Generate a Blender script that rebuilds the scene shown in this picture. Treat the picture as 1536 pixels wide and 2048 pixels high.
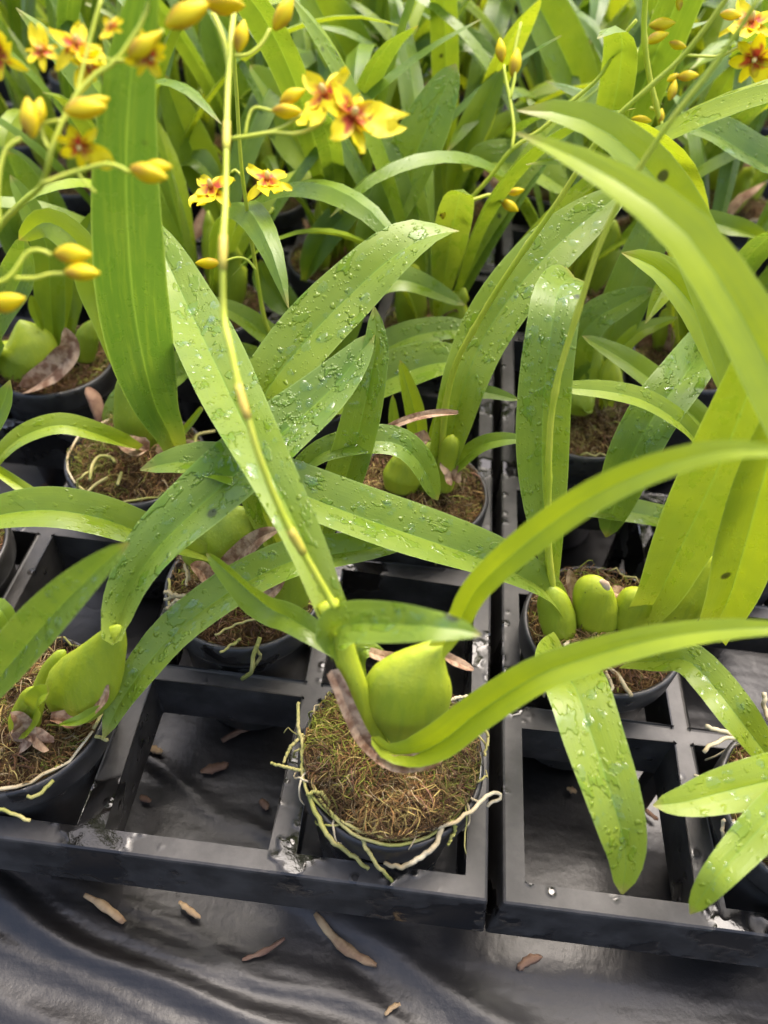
import bpy, math, random
import numpy as np
from mathutils import Vector, Matrix
random.seed(7); rng = np.random.default_rng(7)
R = math.radians
S = 0.065                      # one tray cell (pitch) in metres; all numbers below are in cells
scene = bpy.context.scene
for o in list(bpy.data.objects): bpy.data.objects.remove(o, do_unlink=True)

# ------------------------------------------------------------------ camera, sky, sun, exposure
F, TILT, ROLL, YAW = 1590.0, 0.76475, 0.08618, 0.04052
CAM = np.array([-0.62664, -1.40586, 4.17084])
def _rot(a, b, c):
    ca, sa, cb, sb, cc, sc = math.cos(a), math.sin(a), math.cos(b), math.sin(b), math.cos(c), math.sin(c)
    Rz = np.array([[cc, sc, 0], [-sc, cc, 0], [0, 0, 1]]); Rx = np.array([[1, 0, 0], [0, ca, sa], [0, -sa, ca]])
    Rr = np.array([[cb, sb, 0], [-sb, cb, 0], [0, 0, 1]])
    return Rr @ Rx @ Rz
RC = _rot(TILT, ROLL, YAW)
cd = bpy.data.cameras.new('camera'); cam = bpy.data.objects.new('camera', cd); scene.collection.objects.link(cam)
M = Matrix(RC.T.tolist()).to_4x4(); M.translation = Vector((CAM * S).tolist()); cam.matrix_world = M
cd.sensor_fit = 'VERTICAL'; cd.sensor_height = 36.0; cd.lens = F / 2048 * 36.0
cd.clip_start = 0.01; cd.clip_end = 100
cd.dof.use_dof = True; cd.dof.focus_distance = 4.25 * S; cd.dof.aperture_fstop = 10.0
scene.camera = cam
w = bpy.data.worlds.new('World'); scene.world = w; w.use_nodes = True
nt = w.node_tree; sky = nt.nodes.new('ShaderNodeTexSky'); sky.sky_type = 'NISHITA'; sky.sun_disc = False
SUN_EL, SUN_AZ = R(66), R(22)
sky.sun_elevation = SUN_EL; sky.sun_rotation = SUN_AZ; sky.air_density = 0.8; sky.dust_density = 5.5; sky.ozone_density = 0.4
nt.links.new(sky.outputs[0], nt.nodes['Background'].inputs[0]); nt.nodes['Background'].inputs[1].default_value = 0.15
sd = bpy.data.lights.new('sun', 'SUN'); sun = bpy.data.objects.new('sun', sd); scene.collection.objects.link(sun)
sd.energy = 0.75; sd.angle = R(38); sd.color = (1, 0.96, 0.90)
dirv = Vector((math.sin(SUN_AZ) * math.cos(SUN_EL), math.cos(SUN_AZ) * math.cos(SUN_EL), math.sin(SUN_EL)))
sun.rotation_euler = dirv.to_track_quat('Z', 'Y').to_euler()
sun.location = (0, 0.5, 3)
vs = scene.view_settings; vs.view_transform = 'Standard'; vs.look = 'None'; vs.gamma = 1; vs.use_curve_mapping = False
vs.exposure = 1.88
scene.render.engine = 'CYCLES'
cy = scene.cycles; cy.use_denoising = True; cy.max_bounces = 10; cy.diffuse_bounces = 5; cy.transmission_bounces = 6
cy.glossy_bounces = 4; cy.transparent_max_bounces = 8; cy.caustics_refractive = False; cy.caustics_reflective = False
cy.sample_clamp_indirect = 6; cy.use_adaptive_sampling = True; cy.adaptive_threshold = .02

# ------------------------------------------------------------------ pixel -> place (photo pixels 1536x2048)
def ray(px, py):
    v = RC.T @ np.array([(px - 768) / F, (1024 - py) / F, -1.0]); return v
def at(px, py, y=None, z=None, d=None):
    v = ray(px, py)
    k = d if d is not None else ((y - CAM[1]) / v[1] if y is not None else (z - CAM[2]) / v[2])
    return CAM + v * k
def depth(P): return -(RC @ (np.asarray(P) - CAM))[2]
def seq(vals, n):
    if np.isscalar(vals): return [vals] * n
    return list(np.interp(np.linspace(0, 1, n), np.linspace(0, 1, len(vals)), vals))
def trace(pts, y=None, z=None, d=None):
    n = len(pts); k = 'y' if y is not None else ('z' if z is not None else 'd')
    vals = seq(y if y is not None else (z if z is not None else d), n)
    return np.array([at(p[0], p[1], **{k: v}) for p, v in zip(pts, vals)])
def catmull(P, n):
    P = np.asarray(P, float)
    if len(P) == 2: return np.array([P[0] + (P[1] - P[0]) * t for t in np.linspace(0, 1, n)])
    Q = np.vstack([2 * P[0] - P[1], P, 2 * P[-1] - P[-2]])
    L = np.r_[0, np.cumsum(np.linalg.norm(np.diff(P, axis=0), axis=1))]; L /= L[-1]
    out = []
    for s in np.linspace(0, 1, n):
        i = min(max(np.searchsorted(L, s, side='right') - 1, 0), len(P) - 2)
        t = (s - L[i]) / max(L[i + 1] - L[i], 1e-9)
        a, b, c, e = Q[i], Q[i + 1], Q[i + 2], Q[i + 3]
        out.append(.5 * (2 * b + (c - a) * t + (2 * a - 5 * b + 4 * c - e) * t * t + (3 * b - a - 3 * c + e) * t ** 3))
    return np.array(out)
def unit(v):
    v = np.asarray(v, float); return v / max(np.linalg.norm(v), 1e-9)

# ------------------------------------------------------------------ nodes helper
class NT:
    def __init__(s, name):
        s.m = bpy.data.materials.new(name); s.m.use_nodes = True; s.t = s.m.node_tree; s.t.nodes.clear()
    def n(s, kind, **kw):
        x = s.t.nodes.new('ShaderNode' + kind)
        for k, v in kw.items():
            if k in ('i', 'o'): continue
            setattr(x, k, v)
        for k, v in kw.get('i', {}).items():
            if hasattr(v, 'node') or hasattr(v, 'is_linked'): s.t.links.new(v, x.inputs[k])
            else: x.inputs[k].default_value = v
        return x
    def math(s, op, a, b=0.0, c=None, clamp=False):
        i = {0: a, 1: b}
        if c is not None: i[2] = c
        return s.n('Math', operation=op, use_clamp=clamp, i=i).outputs[0]
    def mix(s, f, a, b, bt='MIX'):
        x = s.n('Mix', data_type='RGBA', blend_type=bt)
        for k, v in ((0, f), (6, a), (7, b)):
            if hasattr(v, 'is_linked'): s.t.links.new(v, x.inputs[k])
            else: x.inputs[k].default_value = v if k == 0 else (tuple(v) + (1,))[:4]
        return x.outputs[2]
    def ramp(s, f, a, b):
        x = s.n('MapRange', interpolation_type='SMOOTHSTEP', i={0: f, 1: a, 2: b}); return x.outputs[0]
    def noise(s, vec, scale, detail=3, rough=.5):
        return s.n('TexNoise', i={'Vector': vec, 'Scale': scale, 'Detail': detail, 'Roughness': rough}).outputs[0]
    def out(s, sh):
        o = s.n('OutputMaterial'); s.t.links.new(sh, o.inputs[0]); return s.m
    def attr(s, name, o=2): return s.n('Attribute', attribute_name=name).outputs[o]

def leaf_material():
    t = NT('leaf'); uv = t.n('UVMap').outputs[0]            # metric: cm across, cm along
    lt, lu, tint, wet = t.attr('lt'), t.attr('lu'), t.attr('tint'), t.attr('wet')
    rnd = t.n('ObjectInfo').outputs['Random']
    off = t.n('CombineXYZ', i={2: t.math('MULTIPLY', rnd, 37.0)}).outputs[0]
    vec = t.n('VectorMath', operation='ADD', i={0: uv, 1: off}).outputs[0]
    au = t.math('ABSOLUTE', lu)
    tn = t.math('ADD', tint, t.math('MULTIPLY', t.math('SUBTRACT', t.noise(vec, .9, 3), .5), .4))
    tn = t.math('ADD', tn, t.math('MULTIPLY', t.math('SUBTRACT', rnd, .5), .22), clamp=True)
    tn = t.math('POWER', tn, 1.25)
    col = t.mix(tn, (.074, .160, .018), (.37, .455, .012))
    vv = t.n('Mapping', i={0: vec, 3: (1, .04, 1)}).outputs[0]
    vein = t.noise(vv, 8, 4, .7)
    col = t.mix(t.math('MULTIPLY', t.math('SUBTRACT', vein, .48, clamp=True), 1.8, clamp=True), col, (.20, .30, .03))
    rib = t.math('MULTIPLY', t.ramp(au, .07, .0), .55)
    col = t.mix(rib, col, (.20, .33, .05))
    marg = t.math('MULTIPLY', t.ramp(au, .93, 1.0), .5)
    col = t.mix(marg, col, (.30, .42, .10))
    base = t.math('MULTIPLY', t.ramp(lt, .16, .0), .75)
    col = t.mix(base, col, (.30, .37, .045))
    tip = t.math('MULTIPLY', t.ramp(lt, .955, 1.0), .85)
    col = t.mix(tip, col, (.30, .27, .06))
    blot = t.math('MULTIPLY', t.ramp(t.noise(vec, 2.6, 4, .65), .62, .8), .35)
    col = t.mix(blot, col, (.20, .30, .03))
    vs_ = t.n('TexVoronoi', i={'Vector': vec, 'Scale': .42}).outputs[0]
    spot = t.math('MULTIPLY', t.ramp(vs_, .10, .05), t.ramp(t.noise(vec, .25, 1), .52, .56))
    col = t.mix(t.math('MULTIPLY', spot, .85), col, (.012, .010, .006))
    # standing water: irregular films and beads
    wn = t.noise(t.n('Mapping', i={0: vec, 3: (1, .6, 1)}).outputs[0], 1.5, 4, .6)
    film = t.ramp(wn, .56, .61)
    wob = t.n('VectorMath', operation='ADD', i={0: vec, 1: t.n('VectorMath', operation='SCALE', i={0: t.n('TexNoise', i={'Vector': vec, 'Scale': 4.0}).outputs[1], 3: .22}).outputs[0]}).outputs[0]
    v1 = t.n('TexVoronoi', i={'Vector': wob, 'Scale': 3.3, 'Randomness': 1.0})
    bead = t.math('MULTIPLY', t.ramp(v1.outputs[0], .36, .12), t.ramp(t.n('SeparateColor', i={0: v1.outputs[1]}).outputs[0], .6, .7))
    v2 = t.n('TexVoronoi', i={'Vector': vec, 'Scale': 9.0})
    bead2 = t.math('MULTIPLY', t.ramp(v2.outputs[0], .38, .15), t.ramp(t.n('SeparateColor', i={0: v2.outputs[1]}).outputs[0], .5, .6))
    water = t.math('MAXIMUM', film, t.math('MAXIMUM', bead, t.math('MULTIPLY', bead2, .25)))
    wet = t.math('MULTIPLY', wet, t.math('ADD', .45, t.math('MULTIPLY', t.ramp(t.noise(vec, .45, 2), .36, .58), .55)))
    water = t.math('MULTIPLY', water, wet)
    col = t.mix(t.math('MULTIPLY', film, t.math('MULTIPLY', wet, .6)), t.mix(t.math('MULTIPLY', wet, .22), col, (.20, .27, .09)), t.mix(1.0, col, (.62, .82, .5), 'MULTIPLY'))  # paler dry green puts sky sheen into the colour; water film darkens it
    hgt = t.math('ADD', t.math('MULTIPLY', water, 1.0), t.math('MULTIPLY', vein, .25))
    bump = t.n('Bump', i={'Strength': .9, 'Distance': .0006, 'Height': hgt}).outputs[0]
    rough = t.math('ADD', .36, t.math('MULTIPLY', t.math('MINIMUM', t.math('MULTIPLY', water, 3), 1.0), -.29))
    p = t.n('BsdfPrincipled', i={'Base Color': col, 'Roughness': rough, 'Normal': bump, 'IOR': 1.5})
    tr = t.n('BsdfTranslucent', i={'Color': t.mix(1.0, col, (1.5, 1.35, .7), 'MULTIPLY')})
    return t.out(t.n('MixShader', i={0: .36, 1: p.outputs[0], 2: tr.outputs[0]}).outputs[0])

def simple(name, col, rough=.5, noise=0, scale=20, col2=None, bump=0, detail=4, spec=.5, sss=0, attr=None, trans=0, stretch=None, lo=.35, hi=.65):
    t = NT(name); co = t.n('TexCoord').outputs['Object']
    if stretch: co = t.n('Mapping', i={0: co, 3: stretch}).outputs[0]
    c = col + (1,) if len(col) == 3 else col
    if attr:
        c = t.attr(attr, 0)
    nz = t.noise(co, scale / S, detail, .6)
    if col2 is not None: c = t.mix(t.ramp(nz, lo, hi), c if attr else col, col2)
    i = {'Base Color': c, 'Roughness': rough, 'Specular IOR Level': spec}
    if bump: i['Normal'] = t.n('Bump', i={'Strength': bump, 'Distance': .001, 'Height': nz}).outputs[0]
    p = t.n('BsdfPrincipled', i=i)
    if sss:
        p.inputs['Subsurface Weight'].default_value = sss; p.inputs['Subsurface Radius'].default_value = (.4, .5, .08)
        p.inputs['Subsurface Scale'].default_value = .006
    sh = p.outputs[0]
    if trans:
        tr = t.n('BsdfTranslucent', i={'Color': c}); sh = t.n('MixShader', i={0: trans, 1: sh, 2: tr.outputs[0]}).outputs[0]
    return t.out(sh)

def plastic(name, base, dusty, dry=.42, wetamt=.53, scale=.6, bumps=.0005):
    t = NT(name); co = t.n('NewGeometry').outputs['Position']
    n1 = t.noise(co, scale / S * 2.0, 4, .62)
    wet = t.ramp(n1, wetamt, wetamt + .05)
    n2 = t.noise(co, 14 / S, 4, .6)
    n3 = t.noise(co, 3.0 / S, 5, .65)
    col = t.mix(t.ramp(n3, .35, .7), base, dusty)
    col = t.mix(wet, col, tuple(c * .55 for c in base))
    drop = t.n('TexVoronoi', i={'Vector': co, 'Scale': 9 / S})
    bd = t.math('MULTIPLY', t.ramp(drop.outputs[0], .34, .1), t.ramp(t.n('SeparateColor', i={0: drop.outputs[1]}).outputs[0], .72, .78))
    h = t.math('ADD', t.math('ADD', t.math('MULTIPLY', wet, .8), t.math('MULTIPLY', bd, 1.0)), t.math('MULTIPLY', n2, .25))
    h = t.math('ADD', h, t.math('MULTIPLY', t.math('MULTIPLY', wet, t.noise(co, 2.5 / S, 2)), .9))
    wt = t.math('MAXIMUM', wet, bd)
    rough = t.math('ADD', t.math('ADD', dry, t.math('MULTIPLY', n2, .12)), t.math('MULTIPLY', wt, -(dry - .02)))
    p = t.n('BsdfPrincipled', i={'Base Color': col, 'Roughness': rough, 'Normal': t.n('Bump', i={'Strength': .6, 'Distance': bumps, 'Height': h}).outputs[0]})
    return t.out(p.outputs[0])

FOLDROT = 22.0
def film_material():
    t = NT('black_film'); co = t.n('NewGeometry').outputs['Position']
    n1 = t.noise(co, .8 / S, 5, .6); n2 = t.noise(co, 9 / S, 4, .6)
    st = t.n('Mapping', i={0: co, 2: (0, 0, R(FOLDROT)), 3: (.22, 1.0, 1)}).outputs[0]
    n3 = t.noise(st, 2.6 / S, 3, .5)
    col = t.mix(t.ramp(n1, .3, .75), (.008, .0068, .006), (.018, .016, .015))
    h = t.math('ADD', t.math('MULTIPLY', n2, .2), n3)
    rough = t.math('ADD', .25, t.math('MULTIPLY', n1, .22))
    p = t.n('BsdfPrincipled', i={'Base Color': col, 'Roughness': rough, 'Normal': t.n('Bump', i={'Strength': .42, 'Distance': .004, 'Height': h}).outputs[0]})
    return t.out(p.outputs[0])

def bulb_material():
    t = NT('pseudobulb'); tint, lt = t.attr('tint'), t.attr('lt'); co = t.n('TexCoord').outputs['Object']
    n = t.noise(t.n('Mapping', i={0: co, 3: (1, 1, .25)}).outputs[0], 5 / S, 4, .6)
    f = t.math('ADD', tint, t.math('MULTIPLY', t.math('SUBTRACT', n, .5), .7), clamp=True)
    col = t.mix(f, (.13, .21, .010), (.50, .54, .022))
    col = t.mix(t.math('MULTIPLY', t.ramp(lt, .2, .0), .6), col, (.27, .27, .05))
    fine = t.noise(co, 60 / S, 3); rg = t.noise(t.n('Mapping', i={0: co, 3: (1, 1, .06)}).outputs[0], 22 / S, 3)
    col = t.mix(t.math('MULTIPLY', t.ramp(rg, .42, .62), .35), col, (.21, .30, .02))
    col = t.mix(t.math('MULTIPLY', t.ramp(fine, .62, .72), .25), col, (.45, .5, .12))
    dk = t.n('TexVoronoi', i={'Vector': co, 'Scale': 11 / S}).outputs[0]
    col = t.mix(t.math('MULTIPLY', t.ramp(dk, .07, .04), .6), col, (.05, .06, .01))
    p = t.n('BsdfPrincipled', i={'Base Color': col, 'Roughness': .5, 'Subsurface Weight': .15, 'Subsurface Radius': (.5, .6, .08), 'Subsurface Scale': .004,
        'Normal': t.n('Bump', i={'Strength': .5, 'Distance': .0007, 'Height': t.math('ADD', t.math('ADD', n, t.math('MULTIPLY', rg, .6)), t.math('MULTIPLY', fine, .3))}).outputs[0]})
    return t.out(p.outputs[0])

def flower_material():
    t = NT('petal'); a = t.attr('pc', 0); co = t.n('TexCoord').outputs['Object']
    n = t.noise(co, 12 / S, 3); col = t.mix(t.math('MULTIPLY', n, .25), a, (.70, .50, .01))
    p = t.n('BsdfPrincipled', i={'Base Color': col, 'Roughness': .45, 'Specular IOR Level': .3}); tr = t.n('BsdfTranslucent', i={'Color': col})
    return t.out(t.n('MixShader', i={0: .3, 1: p.outputs[0], 2: tr.outputs[0]}).outputs[0])

def water_material():
    t = NT('water'); g = t.n('BsdfGlossy', i={'Color': (1, 1, 1, 1), 'Roughness': .03}); tr = t.n('BsdfTransparent', i={'Color': (.93, .97, .9, 1)})
    return t.out(t.n('MixShader', i={0: t.math('ADD', t.math('MULTIPLY', t.math('POWER', t.n('LayerWeight', i={0: .5}).outputs[1], 3.0), .5), .03), 1: tr.outputs[0], 2: g.outputs[0]}).outputs[0])

MAT = dict(
    leaf=leaf_material(), bulb=bulb_material(), petal=flower_material(), water=water_material(),
    tray=plastic('tray_plastic', (.011, .0098, .0085), (.044, .040, .036)),
    pot=plastic('pot_plastic', (.015, .013, .011), (.043, .040, .036), dry=.36, wetamt=.60, scale=.8, bumps=.0003),
    film=film_material(),
    fibre=simple('moss_fibre', (.2, .1, .03), .8, attr='mc', spec=.25),
    mossbed=simple('moss_bed', (.045, .022, .008), .9, col2=(.13, .075, .025), scale=14, bump=1.0, spec=.2),
    root=simple('orchid_root', (.36, .31, .12), .65, col2=(.22, .22, .05), scale=5, bump=.4, spec=.3),
    paleroot=simple('pale_root', (.52, .45, .30), .65, col2=(.36, .28, .15), scale=5, bump=.4, spec=.3),
    sheath=simple('dry_sheath', (.50, .34, .22), .7, col2=(.20, .10, .055), scale=15, bump=.9, trans=.15, spec=.3),
    stem=simple('flower_stem', (.50, .58, .045), .45, col2=(.62, .65, .08), scale=4, bump=.2, trans=.25),
    bract=simple('stem_bract', (.52, .50, .05), .55, col2=(.52, .38, .06), scale=4),
    bark=simple('bark_chip', (.20, .12, .075), .8, col2=(.09, .045, .03), scale=6, bump=.8, spec=.25),
    straw=simple('pale_chip', (.42, .29, .15), .75, col2=(.22, .13, .07), scale=6, bump=.8, spec=.25),
    scar=simple('cut_scar', (.75, .62, .45), .7, col2=(.5, .33, .2), scale=10, bump=.5),
)

# ------------------------------------------------------------------ object helpers
COL = scene.collection
def link(name, me, parent=None, loc=None):
    o = bpy.data.objects.new(name, me); COL.objects.link(o)
    if parent is not None: o.parent = parent
    if loc is not None: o.location = loc
    return o
def mesh(name, V, Fc, mat, smooth=True, uv=None, attrs=None, colattr=None):
    me = bpy.data.meshes.new(name); V = np.asarray(V, float) * S
    me.from_pydata(V.tolist(), [], Fc if isinstance(Fc, list) else Fc.tolist()); me.materials.append(mat)
    if smooth: me.polygons.foreach_set('use_smooth', np.ones(len(me.polygons), bool))
    if uv is not None:
        l = me.uv_layers.new(name='UVMap'); idx = np.zeros(len(me.loops), np.int32); me.loops.foreach_get('vertex_index', idx)
        l.data.foreach_set('uv', np.asarray(uv, np.float32)[idx].ravel())
    for k, v in (attrs or {}).items():
        a = me.attributes.new(k, 'FLOAT', 'POINT'); a.data.foreach_set('value', np.broadcast_to(np.asarray(v, np.float32), (len(me.vertices),)).copy())
    if colattr is not None:
        a = me.attributes.new(colattr[0], 'FLOAT_COLOR', 'POINT'); c = np.c_[np.asarray(colattr[1]), np.ones(len(me.vertices))].astype(np.float32)
        a.data.foreach_set('color', c.ravel())
    me.update(); return me
def thing(name, base, label, cat, group=None):
    o = bpy.data.objects.new(name, None); COL.objects.link(o); o.location = Vector((np.asarray(base) * S).tolist())
    o.empty_display_size = .01; o['label'] = label; o['category'] = cat
    if group: o['group'] = group
    return o
def tag(o, label, cat, group=None):
    o['label'] = label; o['category'] = cat
    if group: o['group'] = group
    return o
def strips(nr, nc, close=False):
    i, j = np.meshgrid(np.arange(nr - 1), np.arange(nc if close else nc - 1), indexing='ij'); j2 = (j + 1) % nc
    return np.stack([i * nc + j, i * nc + j2, (i + 1) * nc + j2, (i + 1) * nc + j], -1).reshape(-1, 4)

# ------------------------------------------------------------------ generic shapes
def frames(C, side_ref=None):
    T = np.gradient(C, axis=0); T /= np.linalg.norm(T, axis=1)[:, None] + 1e-12
    return T
def tube(C, rad, k=8, flat=1.0, sideref=None, close=True, rigid=False):
    """tapered tube, elliptical section: rad along side, rad*flat along the other axis"""
    C = np.asarray(C); n = len(C); T = frames(C); V = []
    if rigid is not False: T = np.tile(unit(C[-1] - C[0] if rigid is True else rigid), (n, 1))
    s = None
    for i in range(n):
        if sideref is not None: s_ = np.cross(T[i], sideref)
        elif s is None: s_ = np.cross(T[i], (0.3, 0.2, 1) if abs(T[i][2]) < .9 else (1, 0.2, 0))
        else: s_ = s - T[i] * np.dot(s, T[i])
        s = unit(s_); b = np.cross(T[i], s)
        for a in np.linspace(0, 2 * math.pi, k, endpoint=False):
            V.append(C[i] + rad[i] * (s * math.cos(a) + b * flat * math.sin(a)))
    Fc = strips(n, k, True).tolist()
    if close:
        V.append(C[0] - T[0] * rad[0] * .2); V.append(C[-1] + T[-1] * rad[-1] * .2); a, b = len(V) - 2, len(V) - 1
        Fc += [[a, (j + 1) % k, j] for j in range(k)] + [[b, (n - 1) * k + j, (n - 1) * k + (j + 1) % k] for j in range(k)]
    return np.array(V), Fc
def leaf_geo(P, W, n_of, fold=(1.15, .32, .22), wb=.3, tm=.5, twist=(0, 0), tipw=.0, N=26, NU=8, wave=.02, tipshape=.62, scaler=None, seed=0):
    C = catmull(P, N); T = frames(C); ts = np.linspace(0, 1, N); us = np.linspace(-1, 1, NU + 1)
    fo = np.interp(ts, np.linspace(0, 1, len(fold)) ** 1.3, fold) + .12; tw = seq(list(twist), N)
    r = np.random.default_rng(seed); ph = r.uniform(0, 6.28, 4)
    L = np.r_[0, np.cumsum(np.linalg.norm(np.diff(C, axis=0), axis=1))]
    V, UV, lt, lu, fr = [], [], [], [], []
    ps = None
    for i, t in enumerate(ts):
        n0 = np.asarray(n_of(C[i], T[i], t)); s = np.cross(T[i], n0)
        if np.linalg.norm(s) < .15 and ps is not None: s = ps
        s = unit(s)
        if ps is not None:
            if np.dot(s, ps) < 0: s = -s
            s = unit(s * .6 + ps * .4); s = unit(s - T[i] * np.dot(s, T[i]))
        ps = s
        n = np.cross(s, T[i]); a = tw[i]
        s2 = s * math.cos(a) + n * math.sin(a); n2 = n * math.cos(a) - s * math.sin(a)
        if t < tm: wv = wb + (1 - wb) * math.sin(.5 * math.pi * (t / tm)) ** 1.25
        else: q = (t - tm) / (1 - tm); wv = max((1 - q ** 2.3), 0) ** tipshape * (1 - tipw) + tipw
        hw = .5 * W * max(wv, .03)
        if scaler: hw *= scaler(C[i], s2, fo[i])
        fr.append((C[i], s2, n2, hw, fo[i]))
        for u in us:
            x = abs(u); wav = wave * W * math.sin(9 * t + ph[0] + (2 if u > 0 else 0)) * x * x * math.sin(math.pi * t)
            wav += .4 * wave * W * math.sin(23 * t + ph[1] * (1 if u > 0 else 2)) * x ** 3
            lift = math.sin(fo[i]) * (1.12 * x - .3 * x * x)
            V.append(C[i] + s2 * (u * hw * math.cos(fo[i])) + n2 * (hw * lift + wav))
            UV.append((u * hw * S * 100, L[i] * S * 100)); lt.append(t); lu.append(u)
    return np.array(V), strips(N, NU + 1), np.array(UV), np.array(lt), np.array(lu), fr

def crease(me, lu):          # the midrib is a sharp fold
    ev = np.zeros(len(me.edges) * 2, np.int32); me.edges.foreach_get('vertices', ev); ev = ev.reshape(-1, 2); z = np.abs(np.asarray(lu)) < 1e-6
    a = me.attributes.new('sharp_edge', 'BOOLEAN', 'EDGE'); a.data.foreach_set('value', (z[ev[:, 0]] & z[ev[:, 1]]))
VIEWUP = np.array([0, 0, 1.0])
def add_leaf(plant, pts, wpx, y=None, z=None, d=None, tint=.5, wet=.4, a=.6, mat='leaf', name='leaf', drops=0, nref=None, **kw):
    root, base = plant
    P = trace(pts, y, z, d); dm = np.mean([depth(p) for p in P]); W = wpx * dm / F
    nr = np.asarray(nref, float) if nref is not None else None
    def n_of(c, t, s):
        v = unit(CAM - c); return unit(a * v + (1 - a) * (nr if nr is not None else VIEWUP))
    def scaler(c, s, fo):
        v = unit(CAM - c); f = math.sqrt(max(0, 1 - np.dot(s, v) ** 2)); return depth(c) / dm / max(f, .6) / max(math.cos(fo), .55)
    V, Fc, UV, lt, lu, fr = leaf_geo(P, W, n_of, scaler=scaler, seed=int(abs(pts[0][0] * 7 + pts[0][1])), **kw)
    # faces point to the upper side
    me = mesh(name, V - base, Fc[:, ::-1] if False else Fc, MAT[mat], uv=UV, attrs=dict(lt=lt, lu=lu, tint=tint, wet=wet)); crease(me, lu)
    o = link(name, me, root)
    if drops:
        r = np.random.default_rng(drops); DV, DF = [], []
        for _ in range(drops):
            i = int(r.integers(3, len(fr) - 4)); u = r.uniform(-.85, .85); c, s, n, hw, fo = fr[i]; c2, s2, n2, hw2, fo2 = fr[min(i + 1, len(fr) - 1)]
            k = r.random(); c = c + (c2 - c) * k; hw = hw + (hw2 - hw) * k; x = abs(u)
            pos = c + s * (u * hw * math.cos(fo)) + n * hw * (math.sin(fo) * (1.12 * x - .3 * x * x) + .01)
            nn = unit(n * math.cos(fo) - s * math.sin(fo) * np.sign(u))
            if nn[2] < .05: continue
            tt = unit(np.cross(nn, s)); ss = np.cross(tt, nn)
            rad = r.choice([.010, .014, .018, .026], p=[.4, .3, .2, .1]) * r.uniform(.8, 1.25); ex = r.uniform(.9, 1.6); b0 = len(DV); K = 8; wob = 1 + r.normal(0, .18, K)
            for h, q in ((-.05, 1.0), (.09, .8), (.17, .45)):
                for m in range(K):
                    an = 2 * math.pi * m / K; DV.append(pos + rad * (q * wob[m] * (ss * math.cos(an) + tt * ex * math.sin(an)) + nn * h))
            DV.append(pos + nn * rad * .20)
            for lv in range(2):
                for m in range(K): DF.append([b0 + lv * K + m, b0 + lv * K + (m + 1) % K, b0 + (lv + 1) * K + (m + 1) % K, b0 + (lv + 1) * K + m])
            for m in range(K): DF.append([b0 + 2 * K + m, b0 + 2 * K + (m + 1) % K, b0 + 3 * K])
        if DV:
            w_ = link('water_drops', mesh('water_drops', np.array(DV) - base, DF, MAT['water']), o); w_['kind'] = 'stuff'
    return o
def add_tube(plant, name, pts, wpx, mat, y=None, z=None, d=None, n=24, k=8, flat=1.0, jitter=0, parent=None, tint=None, face=False, step=None, knots=None, rigid=False, rounded=False):
    root, base = plant
    P = catmull(trace(pts, y, z, d), n); wl = seq(wpx if not np.isscalar(wpx) else [wpx, wpx], n)
    if not np.isscalar(wpx) and len(wpx) > 2: wl = np.interp(np.linspace(0, 1, n), np.linspace(0, 1, len(wpx)), wpx)
    if jitter:
        r = np.random.default_rng(int(abs(pts[0][0]))); J = r.normal(0, jitter, (n, 3)); J = (J + np.roll(J, 1, 0)) / 2; J[0] = 0; P = P + J
    rad = np.array([.5 * w_ * depth(p) / F for w_, p in zip(wl, P)])
    if rounded:
        q_ = np.linspace(0, 1, n); rad = rad * np.sqrt(np.clip(1 - np.clip((q_ - .80) / .20, 0, 1) ** 2, .02, 1)) * np.sqrt(np.clip(1 - np.clip((.10 - q_) / .10, 0, 1) ** 2, .05, 1))
    if knots:
        for q in knots: rad *= 1 + .28 * np.exp(-((np.linspace(0, 1, n) - q) / .012) ** 2)
    V, Fc = tube(P, rad, k, flat, sideref=(unit(CAM - P[n // 2]) if face else None), rigid=rigid)
    lt = np.r_[np.repeat(np.linspace(0, 1, n), k), 0, 1]
    return link(name, mesh(name, V - base, Fc, MAT[mat], attrs=dict(tint=tint if tint is not None else .5, lt=lt)), parent or root), P, rad
def add_bulb(plant, pts, wpx, y=None, z=None, tint=.7, flat=.62, name='pseudobulb', mat='bulb', rigid=False):
    return add_tube(plant, name, pts, wpx, mat, y=y, z=z, n=26, k=20, flat=flat, tint=tint, face=True, rigid=rigid, rounded=rigid is False)[0]

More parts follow.
